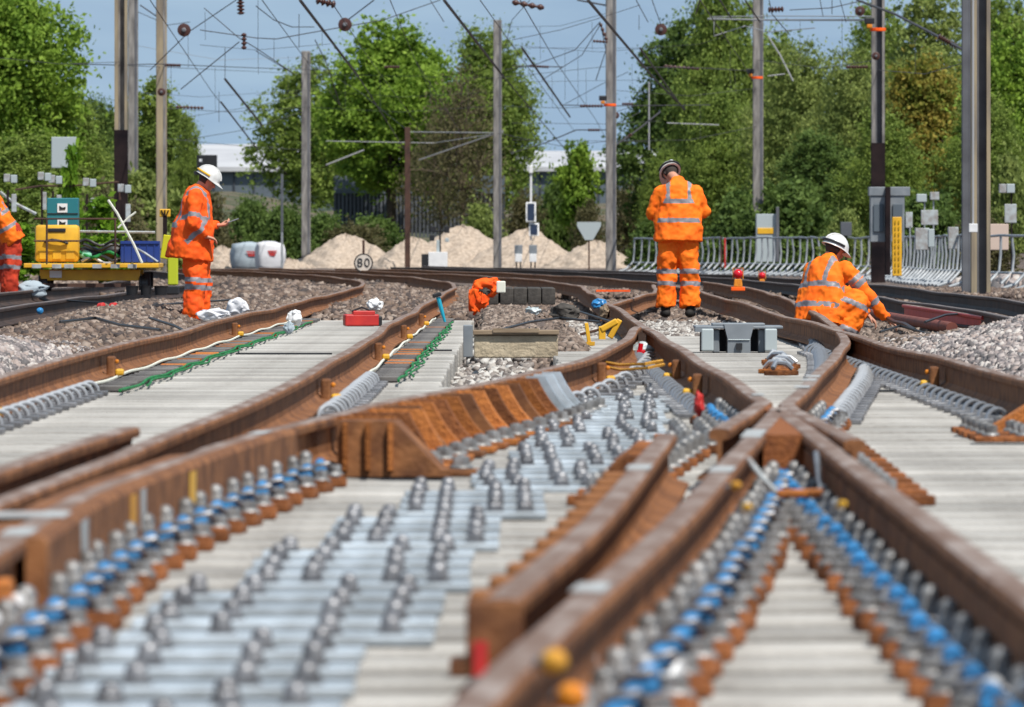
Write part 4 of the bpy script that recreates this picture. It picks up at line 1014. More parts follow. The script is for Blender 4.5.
# speed sign with the figure 80
e=post_obj('speed_sign',363.5,278,192,'round white speed sign reading 80 on a brown post','sign',[('post',M['pole_rust'],'box',0,240,285,2.4,.05)])
s=192/F; zc=HC-(263-Y0)*s-e.location.z
MB().lathe((0,-.04,zc),[(9.6*s,-.012),(9.6*s,.012)],32,0,(0,-1,0)).build('rim',[M['black']],e)
MB().lathe((0,-.05,zc),[(8.2*s,-.010),(8.2*s,.013)],32,0,(0,-1,0)).build('face',[mat('sign_face',(.62,.55,.48),.6)],e)
fc=bpy.data.curves.new('digits','FONT'); fc.body='80'; fc.size=.30; fc.align_x='CENTER'; fc.align_y='CENTER'; fc.extrude=.004; fc.offset=.0; fc.space_character=1.15
tmp=bpy.data.objects.new('tmp',fc); COL.objects.link(tmp); dg=bpy.context.evaluated_depsgraph_get(); me=bpy.data.meshes.new_from_object(tmp.evaluated_get(dg)); bpy.data.objects.remove(tmp)
me.materials.clear(); me.materials.append(M['black']); o=link('digits',me,e,(0,-.075,zc)); o.rotation_euler=(math.pi/2,0,0)
def text(body,size,parent,loc,m,off=.0,name='lettering'):
    fc=bpy.data.curves.new(name,'FONT'); fc.body=body; fc.size=size; fc.align_x='CENTER'; fc.align_y='CENTER'; fc.extrude=.003; fc.offset=off
    t=bpy.data.objects.new('tmp',fc); COL.objects.link(t); dg=bpy.context.evaluated_depsgraph_get(); me=bpy.data.meshes.new_from_object(t.evaluated_get(dg)); bpy.data.objects.remove(t)
    me.materials.clear(); me.materials.append(m); o=link(name,me,parent,loc); o.rotation_euler=(math.pi/2,0,0); return o
# triangular sign seen from the back
e=post_obj('triangular_sign',589,268,262,'pale grey inverted triangle sign between gravel and the strapped mast','sign',[('post',M['pole_rust'],'box',0,221,270,1.6,.05)]); s=262/F; z=lambda y:HC-(y-Y0)*s-e.location.z
mb=MB(); mb.prism([(-12*s,z(222)),(12*s,z(222)),(12*s,z(226)),(4*s,z(240)),(-4*s,z(240)),(-12*s,z(226))],-.06,-.03); mb.build('plate',[M['grey_light']],e)
# solar tower
e=post_obj('solar_camera_tower',531,268,283,'white camera pole with dark solar panels behind the gravel','camera tower',[('post',M['white'],'box',0,165,240,2,.06),('camera',M['white'],'box',0,166,173,4,.2),('camera_head',M['white'],'box',-1.5,168,171,5,.12)])
s=283/F; z=lambda y:HC-(y-Y0)*s-e.location.z
for k,(ya,yb,dx) in enumerate(((202,222,0),(223,236,3))):
    MB().box((dx*s,-.12,(z(ya)+z(yb))/2),(10*s,.04,(yb-ya)*s),0,rx=-.2).build('panel_frame',[M['white']],e); MB().box((dx*s,-.15,(z(ya)+z(yb))/2),(7*s,.04,(yb-ya-3)*s),0,rx=-.2).build('solar_panel',[M['screen']],e)
# twin ground signals
for px,lab in ((518.5,'left'),(533,'right')):
    e=post_obj('ground_signal',px,266,236,'small white ground signal with dark lens, '+lab+' one of the pair beside the bare mast','signal',[('cabinet',M['white'],'box',0,254,262,7,.2),('post',M['black'],'box',-2,261,268,1.5,.05),('leg',M['black'],'box',2,261,268,1.5,.05),('lens_panel',M['grey_plastic'],'box',0,245,254,8,.12)])
# white box and signal lattice
e=post_obj('white_cabinet',438,268,238,'white box cabinet with a black box at its side in front of the tallest pile','cabinet',[('cabinet',M['white'],'box',0,252,268,19,.4),('side_box',M['black'],'box',-13,254,268,7,.3),('post',M['grey_light'],'box',0,240,253,3,.08)])
e=post_obj('signal_cluster',439,268,243,'dark signal head cluster above the white box cabinet','signal',[('post',M['black'],'box',1,226,262,2,.05),('lamp_box',M['black'],'box',-6,226,232,6,.2),('lamp_box',M['black'],'box',-7,235,241,5,.2),('lamp_box',M['black'],'box',8,226,233,5,.2),('lamp_box',M['grey_light'],'box',8,238,242,4,.2),('arm',M['black'],'box',1,230,232,16,.05)])
# thin grey post by the bulk bag
post_obj('marker_post',282,268,278,'thin grey post between the white bulk bag and the short mast','post',[('post',M['tube_galv'],'box',0,174,268,2.2,.06),('cap',M['fence_grey'],'box',0,174,232,2.6,.08)])
# left twin-headed posts
for k,(px,ya,d,h2) in enumerate(((11,182,150,0),(45,180,150,1),(56,183,155,0),(90,186,160,0),(125,192,165,0))):
    lab=['at the left edge','behind the left side of the teal box','just right of it behind the teal box','right of the teal box','left of the tan mast'][k]
    post_obj('twin_head_post',px,268,d,'dark post with two white heads '+lab,'signal post',[('post',M['pole_dark'],'box',-3,ya+8,275,2.2,.06),('head',M['white_mark'],'box',-4,ya-8,ya,6,.18),('head',M['grey_light'],'box',3,ya-7,ya+1,6,.2),('back_plate',M['white_mark'],'box',-1 if h2 else 3,ya+12,ya+30,5,.06)])
post_obj('white_sign',64,268,185,'white sign back half hidden by the lime sapling','sign',[('plate',M['grey_light'],'box',0,137,168,25,.06),('post',M['grey_light'],'box',8,160,270,2,.06)])  # white plate coloured grey, the foliage shade is put into its colour
post_obj('signal_box',207,268,230,'dark signal box above the helmet of the man with a phone','signal',[('housing',M['black'],'box',0,155,171,20,.4),('post',M['pole_dark'],'box',-2,170,275,3,.08),('visor',M['black'],'box',-9,171,175,8,.3),('lamp',M['white'],'box',-6,159,162,3,.45)])
# bank hand rails
wire([(15,190,170),(40,186,170),(70,186,170),(118,182,170),(120,200,170)],.022,'pole_rust','rusty hand rail behind the trolley','hand rail','hand_rail')
wire([(0,192,150),(14,203,150),(36,214,150)],.03,'white_mark','pale slanting tube at the left edge','tube','slanting_tube')
# cabinets on the right
post_obj('relay_cabinet',889,270,165,'blue grey cabinet frame beside the black footed mast','cabinet',[('top_beam',M['grey_plastic'],'box',0,187,196,41,.5),('body',M['grey_plastic'],'box',-2,196,242,34,.45),('post',M['pole_dark'],'box',-2,187,275,5,.3,-.3),('door',M['clad'],'box',-11,204,232,10,.03,-.25),('door',M['clad'],'box',8,204,232,10,.03,-.25)])
e=post_obj('yellow_board',897,275,152,'tall narrow yellow panel standing at the barrier','panel',[('panel',M['yellow'],'box',0,217,276,9.5,.03)])
s=152/F
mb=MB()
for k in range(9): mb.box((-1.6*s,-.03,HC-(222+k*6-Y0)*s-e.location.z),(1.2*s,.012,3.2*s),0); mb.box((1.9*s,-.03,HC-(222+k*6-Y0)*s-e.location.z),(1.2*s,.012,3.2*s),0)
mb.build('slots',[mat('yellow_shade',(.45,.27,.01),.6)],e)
WH=M['white_mark']
post_obj('white_box_sign',929.5,270,160,'white square box on twin posts with two small heads above it','sign',[('plate',WH,'box',0,210,225,17,.06),('post',M['tube_galv'],'box',-5,200,270,1.4,.05),('post',M['tube_galv'],'box',4,200,270,1.4,.05),('head',M['grey_light'],'box',-8,194,202,10,.2),('head',WH,'box',5,192,200,9,.2)])
post_obj('location_case',922,275,158,'pale grey low cabinet left of the shaded gap behind the barrier','cabinet',[('body',WH,'box',0,228,250,14,.3),('door',M['grey_light'],'box',9,229,247,6,.35)])
post_obj('location_case',953,275,158,'white leaning cabinet just left of the blue grey mast','cabinet',[('body',WH,'box',0,227,249,10,.3)])
post_obj('white_plate',909,270,162,'small white plate half hidden behind the yellow panel','sign',[('plate',WH,'box',0,212,228,7,.05),('post',M['tube_galv'],'box',1,226,270,1.5,.05)])
post_obj('white_box_sign',1010.5,270,150,'white rectangular box sign with heads above at the right edge','sign',[('plate',WH,'box',0,204,223,12,.06),('post',M['pole_dark'],'box',1,193,275,1.6,.05),('head',WH,'box',-8,184,193,7,.2),('head',M['grey_light'],'box',0,184,193,8,.2)])
post_obj('pale_cabinet',996,275,162,'pale pinkish cabinet behind the barrier right of the big mast','cabinet',[('body',mat('pale_pink',(.55,.43,.36),.8),'box',0,224,250,24,.4)])
post_obj('grey_box',846,275,190,'small dark grey box above the right shoulder of the crouching worker','cabinet',[('body',M['fence_grey'],'box',0,222,236,11,.3),('post',M['pole_dark'],'box',0,236,268,2,.05)])
e=post_obj('site_trailer',767,268,225,'grey box with a yellow stripe behind the barrier beside the strapped mast','cabinet',[('body',M['grey_light'],'box',0,214,262,22,.8),('stripe',M['yellow'],'box',-2,228,234,16,.85),('post',M['pole_grey'],'box',10,207,262,3,.1,-.5)])
# rubble on the bank at the right edge
scatter('rubble','pale pinkish rubble on the bank behind the barrier at the right edge',9.0,13.5,148,165,22,.12,.34,M['stone_pale'])

# ------------------------------------------------------------------ tubular barrier
path=[(10.2,139),(8.75,156),(8.9,176),(8.9,192),(7.9,206),(6.1,217),(4.3,228),(3.3,232)]
pp=[];acc=0
for (x0,y0),(x1,y1) in zip(path,path[1:]):
    L=math.hypot(x1-x0,y1-y0); n=max(1,round(L/(1.65 if y0<200 else .85)))
    for k in range(n): pp.append((x0+(x1-x0)*k/n,y0+(y1-y0)*k/n))
e=empty('tubular_barrier',(8,150,0),0,'long galvanised tubular barrier with splayed feet behind the right tracks','barrier')
def zt(x,y): return float(H(x,y))
mb=MB(); mb2=MB(); top=[];low=[]
for k,(x,y) in enumerate(pp):
    z=zt(x,y); lean=random.uniform(-.03,.05); top.append((x-8+lean,y-150,z+1.02+random.uniform(-.02,.02))); low.append((x-8,y-150,z+.32))
    MB().tube([(x-8+lean,y-150,z+1.02),(x-8+.03,y-150,z+.65),(x-8,y-150,z+.34),(x-8-.22,y-150-.25,z+.12),(x-8-.50,y-150-.5,z+.03)],[.026,.026,.028,.034,.038],7).build('post',[M['tube_galv']],e,smooth=True)
MB().tube(top,.026,7).build('top_rail',[M['tube_galv']],e,smooth=True); MB().tube(low,.024,7).build('bottom_rail',[M['tube_galv']],e,smooth=True)
post_obj('lamp_post',722,268,215,'orange striped post in the barrier right of the standing worker','post',[('post',M['pole_rust'],'box',-1,236,268,1.8,.06),('post_stripe',M['redp'],'box',3,238,268,1.8,.06)])

# ------------------------------------------------------------------ trolley and its load
d=108.; s=d/F
def TZ(y): return HC-(y-Y0)*s
T=empty('rail_trolley',((95-512)*s,d,0),0,'yellow flat rail trolley standing on the left track','trolley')
X=lambda px:(px-95)*s
mb=MB(); mb.box((X(94),.0,TZ(265.5)),(134*s,1.5,4.5*s),0,bev=.01); mb.build('deck',[M['yellow']],T)
for yy in (-.5,.5): MB().box((X(92),yy,TZ(275)),(100*s,.06,11*s),0,bev=.01).build('side_frame',[M['yellow']],T)
for px in (40,60,72,100,118,135): MB().box((X(px),-.78,TZ(266)),(9*s,.02,4*s),0).build('stripe',[M['white_mark']],T)
MB().box((X(58),-.545,TZ(274)),(12*s,.02,7*s),0).build('label_plate',[M['white']],T)
for px in (45,145):
    for yy in (-.45,.45):
        MB().lathe((X(px)-.06,yy,.30),[(.10,-.0),(.13,.01),(.13,.03),(.105,.035),(.105,.12),(.06,.13)],20,0,(1,0,0)).build('wheel',[M['black']],T,smooth=True)
        MB().box((X(px)+.05,yy,TZ(280)),(.08,.14,16*s),0,bev=.01).build('axle_box',[M['pole_dark']],T)
for px in (50,118): MB().tube([(X(px),-.74,TZ(264)),(X(px),-.74,TZ(219))],.014,6).build('upright',[M['pole_rust']],T)
for y in (219,241): MB().tube([(X(37),-.74,TZ(y)),(X(120 if y==219 else 82),-.74,TZ(y))],.012,6).build('guard_bar',[M['pole_rust']],T)
MB().box((X(92),-.62,TZ(285)),(92*s,.05,.05),0).build('brake_beam',[M['pole_rust']],T)
e=empty('tool_case',(X(59)+T.location.x,d-.35,TZ(262)),0,'yellow moulded tool case standing on the trolley','tool case')
w=44*s;h=37*s
MB().box((0,0,h/2),(w,.3,h),0,bev=.05).build('shell',[M['yellow']],e,smooth=True)
for k in (-1,0,1): MB().box((k*w*.3,-.152,h*.18),(w*.2,.02,h*.22),0,bev=.01).build('rib',[M['yellow']],e)
MB().tube([(-w*.28,-.17,h*.55),(-w*.1,-.2,h*.60),(w*.12,-.2,h*.56),(w*.25,-.17,h*.5)],.018,8).build('handle',[M['black']],e,smooth=True)
MB().box((0,-.155,h*.86),(w*.4,.02,.05),0,bev=.008).build('latch',[M['black']],e)
e=empty('teal_cabinet',(X(62.5)+T.location.x,d+.15,TZ(262)),0,'teal box with white labels behind the yellow case','box')
w=31*s; MB().box((0,0,(262-198)*s/2),(w,.35,(262-198)*s),0,bev=.01).build('body',[M['teal']],e)
for yy,hh in ((208,9),(223,7)):
    MB().box((0,-.182,(262-yy)*s),(10*s,.012,hh*s),0).build('label_plate',[M['white']],e); MB().prism([(-3*s,-2*s),(3*s,-1.5*s),(3.4*s,1.2*s),(0,.4*s),(-3*s,2.4*s)],-.196,-.190).build('emblem',[M['black']],e,(0,0,(262-yy)*s))
MB().box((0,-.18,(262-213.6)*s-.0),(31*s,.014,.012),0).build('seam',[M['black']],e)
def crate(px0,px1,y0,y1,dd,m,lab,name='crate'):
    e=empty(name,(X((px0+px1)/2)+T.location.x,dd,TZ(y1)),0,lab,'crate'); w=(px1-px0)*s; h=(y1-y0)*s; t=.02; dp=.4
    mb=MB(); mb.box((0,-dp/2,h/2),(w,t,h),0); mb.box((0,dp/2,h/2),(w,t,h),0); mb.box((-w/2,0,h/2),(t,dp,h),0); mb.box((w/2,0,h/2),(t,dp,h),0); mb.box((0,0,t/2),(w,dp,t),0); mb.build('shell',[m],e)
    mb=MB(); mb.box((0,-dp/2-.015,h*.92),(w*1.03,.03,h*.1),0); 
    for k in range(5): mb.box((-w*.4+k*w*.2,-dp/2-.012,h*.45),(.012,.02,h*.8),0)
    mb.build('rim',[m],e)
crate(123,160,241,262,d-.3,M['blue_crate'],'dark blue plastic crate on the right of the trolley')
e=empty('cable_heap',(X(100)+T.location.x,d-.2,TZ(262)),0,'heap of black and green cables and bags on the trolley','cables')
mb=MB(); rr=random.Random(4)
for k in range(5): mb.ball((rr.uniform(-.22,.22),rr.uniform(-.1,.2),rr.uniform(.08,.17)),.13,12,0,(1.3,1,.75))
mb.build('bag',[M['black']],e,smooth=True)
for k,(m,zz) in enumerate((('black',.26),('green_rope',.1),('black',.05),('wire_pale',.02),('black',.2))):
    pts=[(-.28+.06*j+.02*k,-.22+.03*math.sin(j*1.3+k),zz+.04*math.sin(j*.9+k*2)) for j in range(10)]; MB().tube(pts,.022,7).build('cable',[M[m]],e,smooth=True)
MB().ball((-.17,-.18,.10),.075,12,0,(1.2,.6,.8)).build('green_bundle',[mat('mint',(.25,.6,.42),.6)],e,smooth=True)
wire([(108,200,107),(117,213,107),(126,230,107),(134,245,107),(142,263,107)],.017,'white_cable','pale bent cable end sticking up from the trolley','cable','bent_cable')
wire([(118,228,107),(128,218,107),(136,212,107)],.013,'white_cable','second pale cable end on the trolley','cable','bent_cable')
wire([(134,247,107.2),(145,253,107),(158,262,106.9)],.016,'tube_galv','grey cable curling over the blue crate','cable','bent_cable')
wire([(80,231.5,108.7),(155,232.5,108.7)],.018,'white_mark','white horizontal bar behind the blue crate','bar','white_bar')
# yellow tripod / lamp behind the phone man
e=empty('yellow_marker',P(165,262,100),0,'yellow reflective marker with a cross plate beside the man with a phone','marker'); s1=100/F
MB().box((0,0,49*s1),(11*s1,.03,8*s1),0,bev=.01).build('cross_plate',[M['yellow']],e); MB().box((0,0,30*s1),(4*s1,.04,32*s1),0).build('post',[M['pole_dark']],e); MB().box((1.5*s1,-.03,15*s1),(9*s1,.1,24*s1),0,ry=.15,bev=.01).build('bag',[mat('hi_yellow',(.55,.50,.02),.7)],e)
mb=MB(); [mb.box((k*2.4*s1,-.02,49*s1),(1.2*s1,.02,6*s1),0,ry=k*.4) for k in (-1,0,1)]; mb.build('hole',[M['pole_dark']],e)
e=empty('yellow_bollard',P(173,284,99),0,'lime yellow bin with black base behind the legs of the man with a phone','bin')
MB().box((0,0,14*s1),(10*s1,.12,30*s1),0,bev=.015).build('body',[mat('lime_yellow',(.45,.50,.03),.7)],e); MB().box((0,0,-6*s1),(12*s1,.16,9*s1),0,bev=.015).build('base',[M['black']],e)
for k,(px,w) in enumerate(((132,13),(146,12),(161,14))):
    p=P(px,295,98); s1=98/F; MB().lathe((0,0,0),[(w*.42*s1,0),(w*.5*s1,9*s1),(w*.53*s1,9.2*s1),(w*.5*s1,8*s1),(w*.4*s1,2*s1)],18).build('bucket',[M['black']],None,p,smooth=True); o=COL.objects[-1]
    tag(o,'black bucket on the ballast, '+['left','middle','right'][k]+' of the three below the trolley','bucket')
# ------------------------------------------------------------------ small site things
def at(px,py,z=0.): return G(px,py,z)
# timber ends with orange jacket
for k in range(5):
    p=at(487+k*14,306,.12); s=p.y/F
    o=MB().box((0,1.3,.09),(.155,2.6,.19),0,rz=random.uniform(-.01,.01),bev=.012).build('timber_sleeper',[M['creosote']],None,(p.x+.06,p.y,.12+.02)); tag(o,['dark timber sleeper under the orange jacket, leftmost of the row','second dark timber sleeper end from the left','middle dark timber sleeper end of the row','fourth dark timber sleeper end from the left','rightmost bluish dark timber sleeper end'][k],'timber sleeper')
p=at(485,308,.10)
def blob(name,c,r,sc,m,label,cat,seed=0,amp=.3,parent=None):
    bm=bmesh.new(); bmesh.ops.create_icosphere(bm,subdivisions=4,radius=1)
    for v in bm.verts:
        n=noise.noise_vector(v.co*1.7+Vector((seed*3.1,0,0)))*amp+noise.noise_vector(v.co*4+Vector((seed,2,0)))*amp*.35
        v.co+=n; v.co=Vector((v.co.x*sc[0],v.co.y*sc[1],v.co.z*sc[2]))*r
    me=bpy.data.meshes.new(name); bm.to_mesh(me); bm.free(); me.materials.append(m); me.polygons.foreach_set('use_smooth',[True]*len(me.polygons)); o=link(name,me,parent,c)
    if parent is None: tag(o,label,cat)
    return o
e=empty('orange_jacket',(p.x,p.y-.12,0),0,'crumpled orange jacket thrown over the dark timber ends','jacket')
blob('jacket_body',(.03,0,.34),.15,(1.1,.7,.75),M['orange_red'],'','',3,.35,e); blob('sleeve',(-.11,-.04,.19),.095,(.8,.7,1.8),M['orange_red'],'','',5,.4,e); blob('lower_flap',(-.03,-.08,.20),.075,(1.0,.6,1.2),M['orange_red'],'','',11,.45,e); blob('dark_gap',(.0,-.10,.29),.055,(1.1,.5,.7),M['creosote'],'','',12,.4,e); blob('collar',(.10,-.03,.33),.06,(.8,.8,1.2),M['orange'],'','',6,.3,e)  # small dark blob set in to paint the black gap inside the jacket
p=at(501,288,.3); tag(MB().box((0,0,0),(.10,.08,.13),0,bev=.012).build('container',[M['white_cable']],None,P(501,287,88)),'pale container standing on the dark timber ends','container')
p=at(494,310,.05); blob('plastic_wrap',(P(533,311,80)),.06,(1.4,.8,.7),M['grey_light'],'crumpled grey wrapping in front of the timber ends','wrapping',9,.4)
blob('dark_bag',P(566,312,78),.10,(1.4,.8,.8),M['creosote'],'dark crumpled bag right of the timber ends','bag',10,.35)
# concrete block with plank
p=at(516,358,-.02); e=empty('edge_block',(p.x,p.y,-.02),0,'pale rough block topped by a dark plank in front of the brown mound','block'); s=p.y/F
MB().box((0,.12,.085),(84*s,.24,.17),0,bev=.01).build('block',[mat('rough_stone',(.50,.42,.30),.95,0,(.33,.27,.19),5,10,.8,25)],e)
MB().box((0,.10,.19),(86*s,.26,.035),0,bev=.006).build('plank',[M['wood']],e); MB().box((0,.0,.205),(46*s,.08,.03),0).build('batten',[M['wood']],e)
o=MB().box((0,0,.12),(.07,.30,.24),0,bev=.006).build('steel_upright',[M['grey_plastic']],None,(at(468,357,-.02).x,at(468,357,-.02).y,-.02)); tag(o,'dark grey steel upright between the bearer ends and the pale block','upright')
# yellow clamps
def yclamp(px,py,label,big):
    p=at(px,py,.02); e=empty('yellow_clamp',(p.x,p.y,.0),0,label,'clamp'); 
    if big:
        MB().box((0,0,.13),(.16,.22,.05),0,ry=-.5,bev=.01).build('jaw',[M['yellow']],e); MB().box((.05,0,.10),(.05,.2,.18),0,ry=.5,bev=.01).build('arm',[M['yellow']],e); MB().box((-.06,0,.06),(.06,.2,.12),0,bev=.01).build('leg',[M['yellow']],e); MB().tube([(-.25,0,.05),(-.05,0,.10)],.012,6).build('screw',[M['pole_rust']],e)
    else:
        MB().box((0,0,.09),(.03,.2,.19),0,ry=-.15,bev=.005).build('blade',[M['yellow']],e); MB().box((.02,0,.015),(.07,.22,.03),0).build('foot',[M['yellow']],e)
yclamp(588,343,'small upright yellow clamp on the concrete left of the rail crossing',False); yclamp(609,338,'larger bent yellow clamp next to the far rail joint',True)
mb=MB(); p=at(585,345,-.02)
o=MB().box((0,0,.0),(.55,.9,.12),0,bev=.01).build('concrete_slab',[M['concrete']],None,(at(590,340).x,at(590,340).y,-.05)); tag(o,'small concrete slab under the yellow clamps','slab')
blob('blue_rag',P(599,304,86),.07,(1.2,.8,.8),M['blue'],'blue cloth in the ballast above the yellow clamps','cloth',4,.35); blob('tan_rag',P(604,312,82),.05,(1,.8,1.4),M['wood'],'tan scrap next to the blue cloth','scrap',8,.4)
# grey casting (hollow steel bearer end)
p=at(739,353); s=p.y/F; e=empty('steel_casting',(p.x,p.y,.0),0,'grey cast steel unit with a sloping centre block between the two right rails','casting')
w=88*s
mb=MB(); mb.box((0,.30,.195),(w,.62,.022),0,bev=.006); mb.box((0,.3,.215),(w*.6,.45,.02),0,bev=.006); mb.box((-w*.40,.1,.175),(w*.2,.3,.03),0); mb.build('top_plate',[M['grey_plastic']],e)
mb=MB(); mb.prism([(-w*.13,.0),(w*.13,.0),(w*.13,.11),(w*.17,.22),(-w*.17,.22),(-w*.13,.11)],-.02,.5); mb.build('centre_block',[M['grey_plastic']],e)
mb=MB(); mb.add([(-w*.12,-.03,.10),(w*.12,-.03,.10),(w*.17,.22,.225),(-w*.17,.22,.225),(-w*.12,.0,.10),(w*.12,.0,.10)],[(0,1,2,3),(0,3,4),(1,5,2),(0,4,5,1)]); mb.build('sloping_face',[M['grey_light']],e)
for x in (-.36,.36):
    MB().box((w*x,.02,.10),(w*.14,.16,.17),0,bev=.01).build('leg',[M['grey_light']],e); MB().box((w*x*.72,.12,.09),(w*.08,.16,.18),0,bev=.01).build('inner_leg',[M['grey_plastic']],e)
MB().box((0,.45,.09),(w*.86,.05,.17),0).build('back_web',[M['black']],e); MB().box((0,-.035,.05),(w*.07,.02,.05),0).build('boss',[M['black']],e)
# assorted clips near the casting, right
for k in range(9):
    y=50+k*.69; x=float(fE(y))-.42+random.uniform(-.05,.05)
    e=empty('loose_fitting',(x,y,.0),random.uniform(0,3),'loose rusty fitting with silver bolts on the bearers left of the bent rail','fitting','loose fittings left of the bent rail')
    MB().box((0,0,.02),(.2,.12,.03),0,bev=.005).build('plate',[M['rust_bright'] if k%2 else M['rust']],e); MB().tube([(-.08,0,.05),(-.03,.02,.085),(.04,.0,.08),(.08,-.02,.045)],.016,7).build('clip',[M['silver'] if k%3 else M['steel_dark']],e,smooth=True)
# row of grey-brown fittings left of the straight rail (close to the crossing)
for k,y in enumerate([b for b in BY if 25<b<34]):
    x=float(fD(y) if y>31.5 else np.interp(y,[25,31.8],[.58,1.0]))-.30
    e=empty('guard_bolt_plate',(x,y,.0),-.06,'rusty plate with stacked grey bolts left of the wing rail','fitting','plates with stacked bolts left of the wing rail')
    MB().box((0,0,.015),(.24,.15,.03),0,bev=.004).build('plate',[M['rust']],e); 
    for q in (-.03,.07): 
        mb=MB(); hexbolt(mb,(q,0,.03),.03,.07); mb.build('bolt',[M['bolt_grey']],e,smooth=True)
for k,y in enumerate([b for b in BY if 25.2<b<33.3]):
    x=1.16+.012*(y-25)
    e=empty('guard_bolt_plate',(x,y,.0),.02,'rusty plate with a grey bolt right of the short wing rail end','fitting','plates right of the wing rail end')
    MB().box((.05,0,.015),(.24,.15,.03),0,bev=.004).build('plate',[M['rust']],e); mb=MB(); hexbolt(mb,(.02,0,.03),.03,.06); mb.build('bolt',[M['bolt_grey']],e,smooth=True)
    if y>29.5: MB().box((-.05,0,.06),(.05,.07,.05),0,bev=.01).build('insulator',[M['blue']],e)
# red clip and yellow hoses near the far rail joint
wire([(602,362,47),(620,365,46),(645,364,45.5),(662,361,46)],.010,'yellow_cap','lower yellow hose lying across the bearers by the far rail joint','hose','hose')
wire([(600,366,46.5),(622,370,45.5),(648,368,45),(664,364.5,45.5)],.009,'yellow_cap','upper yellow hose next to it with a slight bow','hose','hose')
p=P(641,352,56); e=empty('red_connector',p,0,'red connector hanging at the far rail joint','connector'); MB().tube([(0,0,.06),(-.01,0,0),(.0,0,-.07)],.018,7).build('body',[M['glass_red']],e,smooth=True); MB().box((0,0,0),(.06,.03,.03),0,bev=.006).build('grip',[M['glass_red']],e)
blob('clear_wrap',P(641,352,56.5),.085,(1.1,.7,.8),M['grey_light'],'clear grey plastic behind the red connector','wrapping',12,.3)
blob('red_rag',P(699,404,34.5),.03,(.7,.8,1.6),M['redp'],'dark red tag in front of the blue insulators beyond the crossing','tag',13,.35)
# red box and litter between the left rails
p=at(361,326,.0); s=p.y/F; e=empty('red_tool_box',(p.x,p.y,.0),.1,'red tool box with a black end lying between the two left rails','tool box')
MB().box((0,0,.06),(34*s,.3,.12),0,bev=.015).build('case',[M['redp']],e); MB().box((.02,-.05,.13),(22*s,.2,.05),0,bev=.01).build('lid',[M['redp']],e); MB().box((17*s,-.02,.05),(6*s,.25,.10),0,bev=.01).build('end_piece',[M['black']],e); MB().tube([(-.1,-.1,.15),(0,-.1,.19),(.1,-.1,.15)],.01,6).build('handle',[M['black']],e)
blob('paper_litter',P(375,305,90),.08,(1.2,.8,.8),M['white'],'white paper behind the red tool box','litter',14,.4); blob('paper_litter',P(295,318,72),.07,(.9,.8,1.0),M['white'],'white crumpled paper on the bearer edge right of the leftmost rail','litter',15,.45); blob('paper_litter',P(289,328,70),.05,(.9,.8,1),M['bag_grey'],'grey crumpled paper on the bearers below the white one','litter',16,.4)
blob('white_bag',P(214,315,72),.10,(1.5,.8,.6),M['bag'],'white bag at the feet of the man with a phone','bag',17,.4); blob('white_bag',P(237,308,78),.10,(1.0,.8,.9),M['bag'],'taller white bag right of the man with a phone','bag',18,.4)
for px,lab in ((101,'left'),(113,'right')):
    p=P(px,307,84); MB().lathe((0,0,0),[(.035,-.03),(.045,-.02),(.045,.035),(.03,.045)],14,0,(.8,-.6,.1)).build('red_can',[M['redp']],None,p,smooth=True); tag(COL.objects[-1],lab+' one of two small red cans on the ballast below the trolley','can')
blob('blue_cup',P(40,311,80),.035,(1,1,1),M['blue'],'small blue cup on the pale ballast at the left','cup',19,.1)
blob('cloth_bundle',P(28,290,106),.17,(1.5,.8,.6),M['bag_grey'],'grey white cloth bundle behind the boots of the bending worker','cloth',20,.4)
# blue handled tool
e=empty('long_tool',P(445,322,66),0,'blue handled tool with a black head stuck beside the second rail','tool'); s=66/F
MB().tube([(0,0,0),(-4*s,0,14*s),(-7*s,0,25*s)],[.010,.018,.018],8).build('handle',[mat('tool_blue',(.01,.32,.45),.4)],e,smooth=True); MB().box((-8*s,0,27*s),(9*s,.06,4*s),0,ry=-.3,bev=.008).build('head',[M['black']],e)
for k,(pts,lab) in enumerate((([(60,322,60),(95,318,62),(120,325,60),(160,330,58)],'black cable snaking over the ballast left of the white bag'),([(150,318,70),(175,326,66),(185,331,64)],'short black cable end on the ballast by the boots of the man with a phone'),([(500,330,66),(530,322,70),(560,318,72),(600,322,70)],'grey cable lying on the brown mound'),([(560,305,84),(590,315,78),(612,322,74)],'thin cable running down to the yellow clamps'),([(925,322,72),(945,315,76),(985,312,80)],'thin dark cable behind the scrap rail on the right'),([(60,300,88),(140,306,86),(230,300,92)],'long thin cable on the far left ballast below the trolley'))):
    wire(pts,.012,'black',lab,'cable','ground_cable')
# red warning lamps
for px,py,d,k in ((738,276,113,1.),(762,277,150,.7)):
    p=P(px,py,d); s=d/F*k; e=empty('warning_lamp',p,0,'red warning lamp '+('right of the standing worker' if k==1 else 'smaller and farther away'),'lamp')
    MB().ball((0,0,2*s),5.0*s,14).build('lens',[M['glass_red']],e,smooth=True); MB().box((0,0,-7*s),(9*s,9*s,8*s),0,taper=.8,bev=.01).build('body',[M['orange_paint']],e); MB().box((0,0,-13*s),(14*s,10*s,4*s),0,bev=.01).build('base',[M['orange_red']],e); MB().tube([(-5*s,0,-3*s),(-5*s,0,8*s),(5*s,0,8*s),(5*s,0,-3*s)],.008,6).build('cage',[M['orange_paint']],e)
o=MB().box((0,0,0),(.55,.3,.03),0).build('orange_mat',[M['orange_red']],None,(at(613,292,.06).x,at(613,292,.06).y,.08)); tag(o,'flat faded orange mat left of the standing worker','mat')
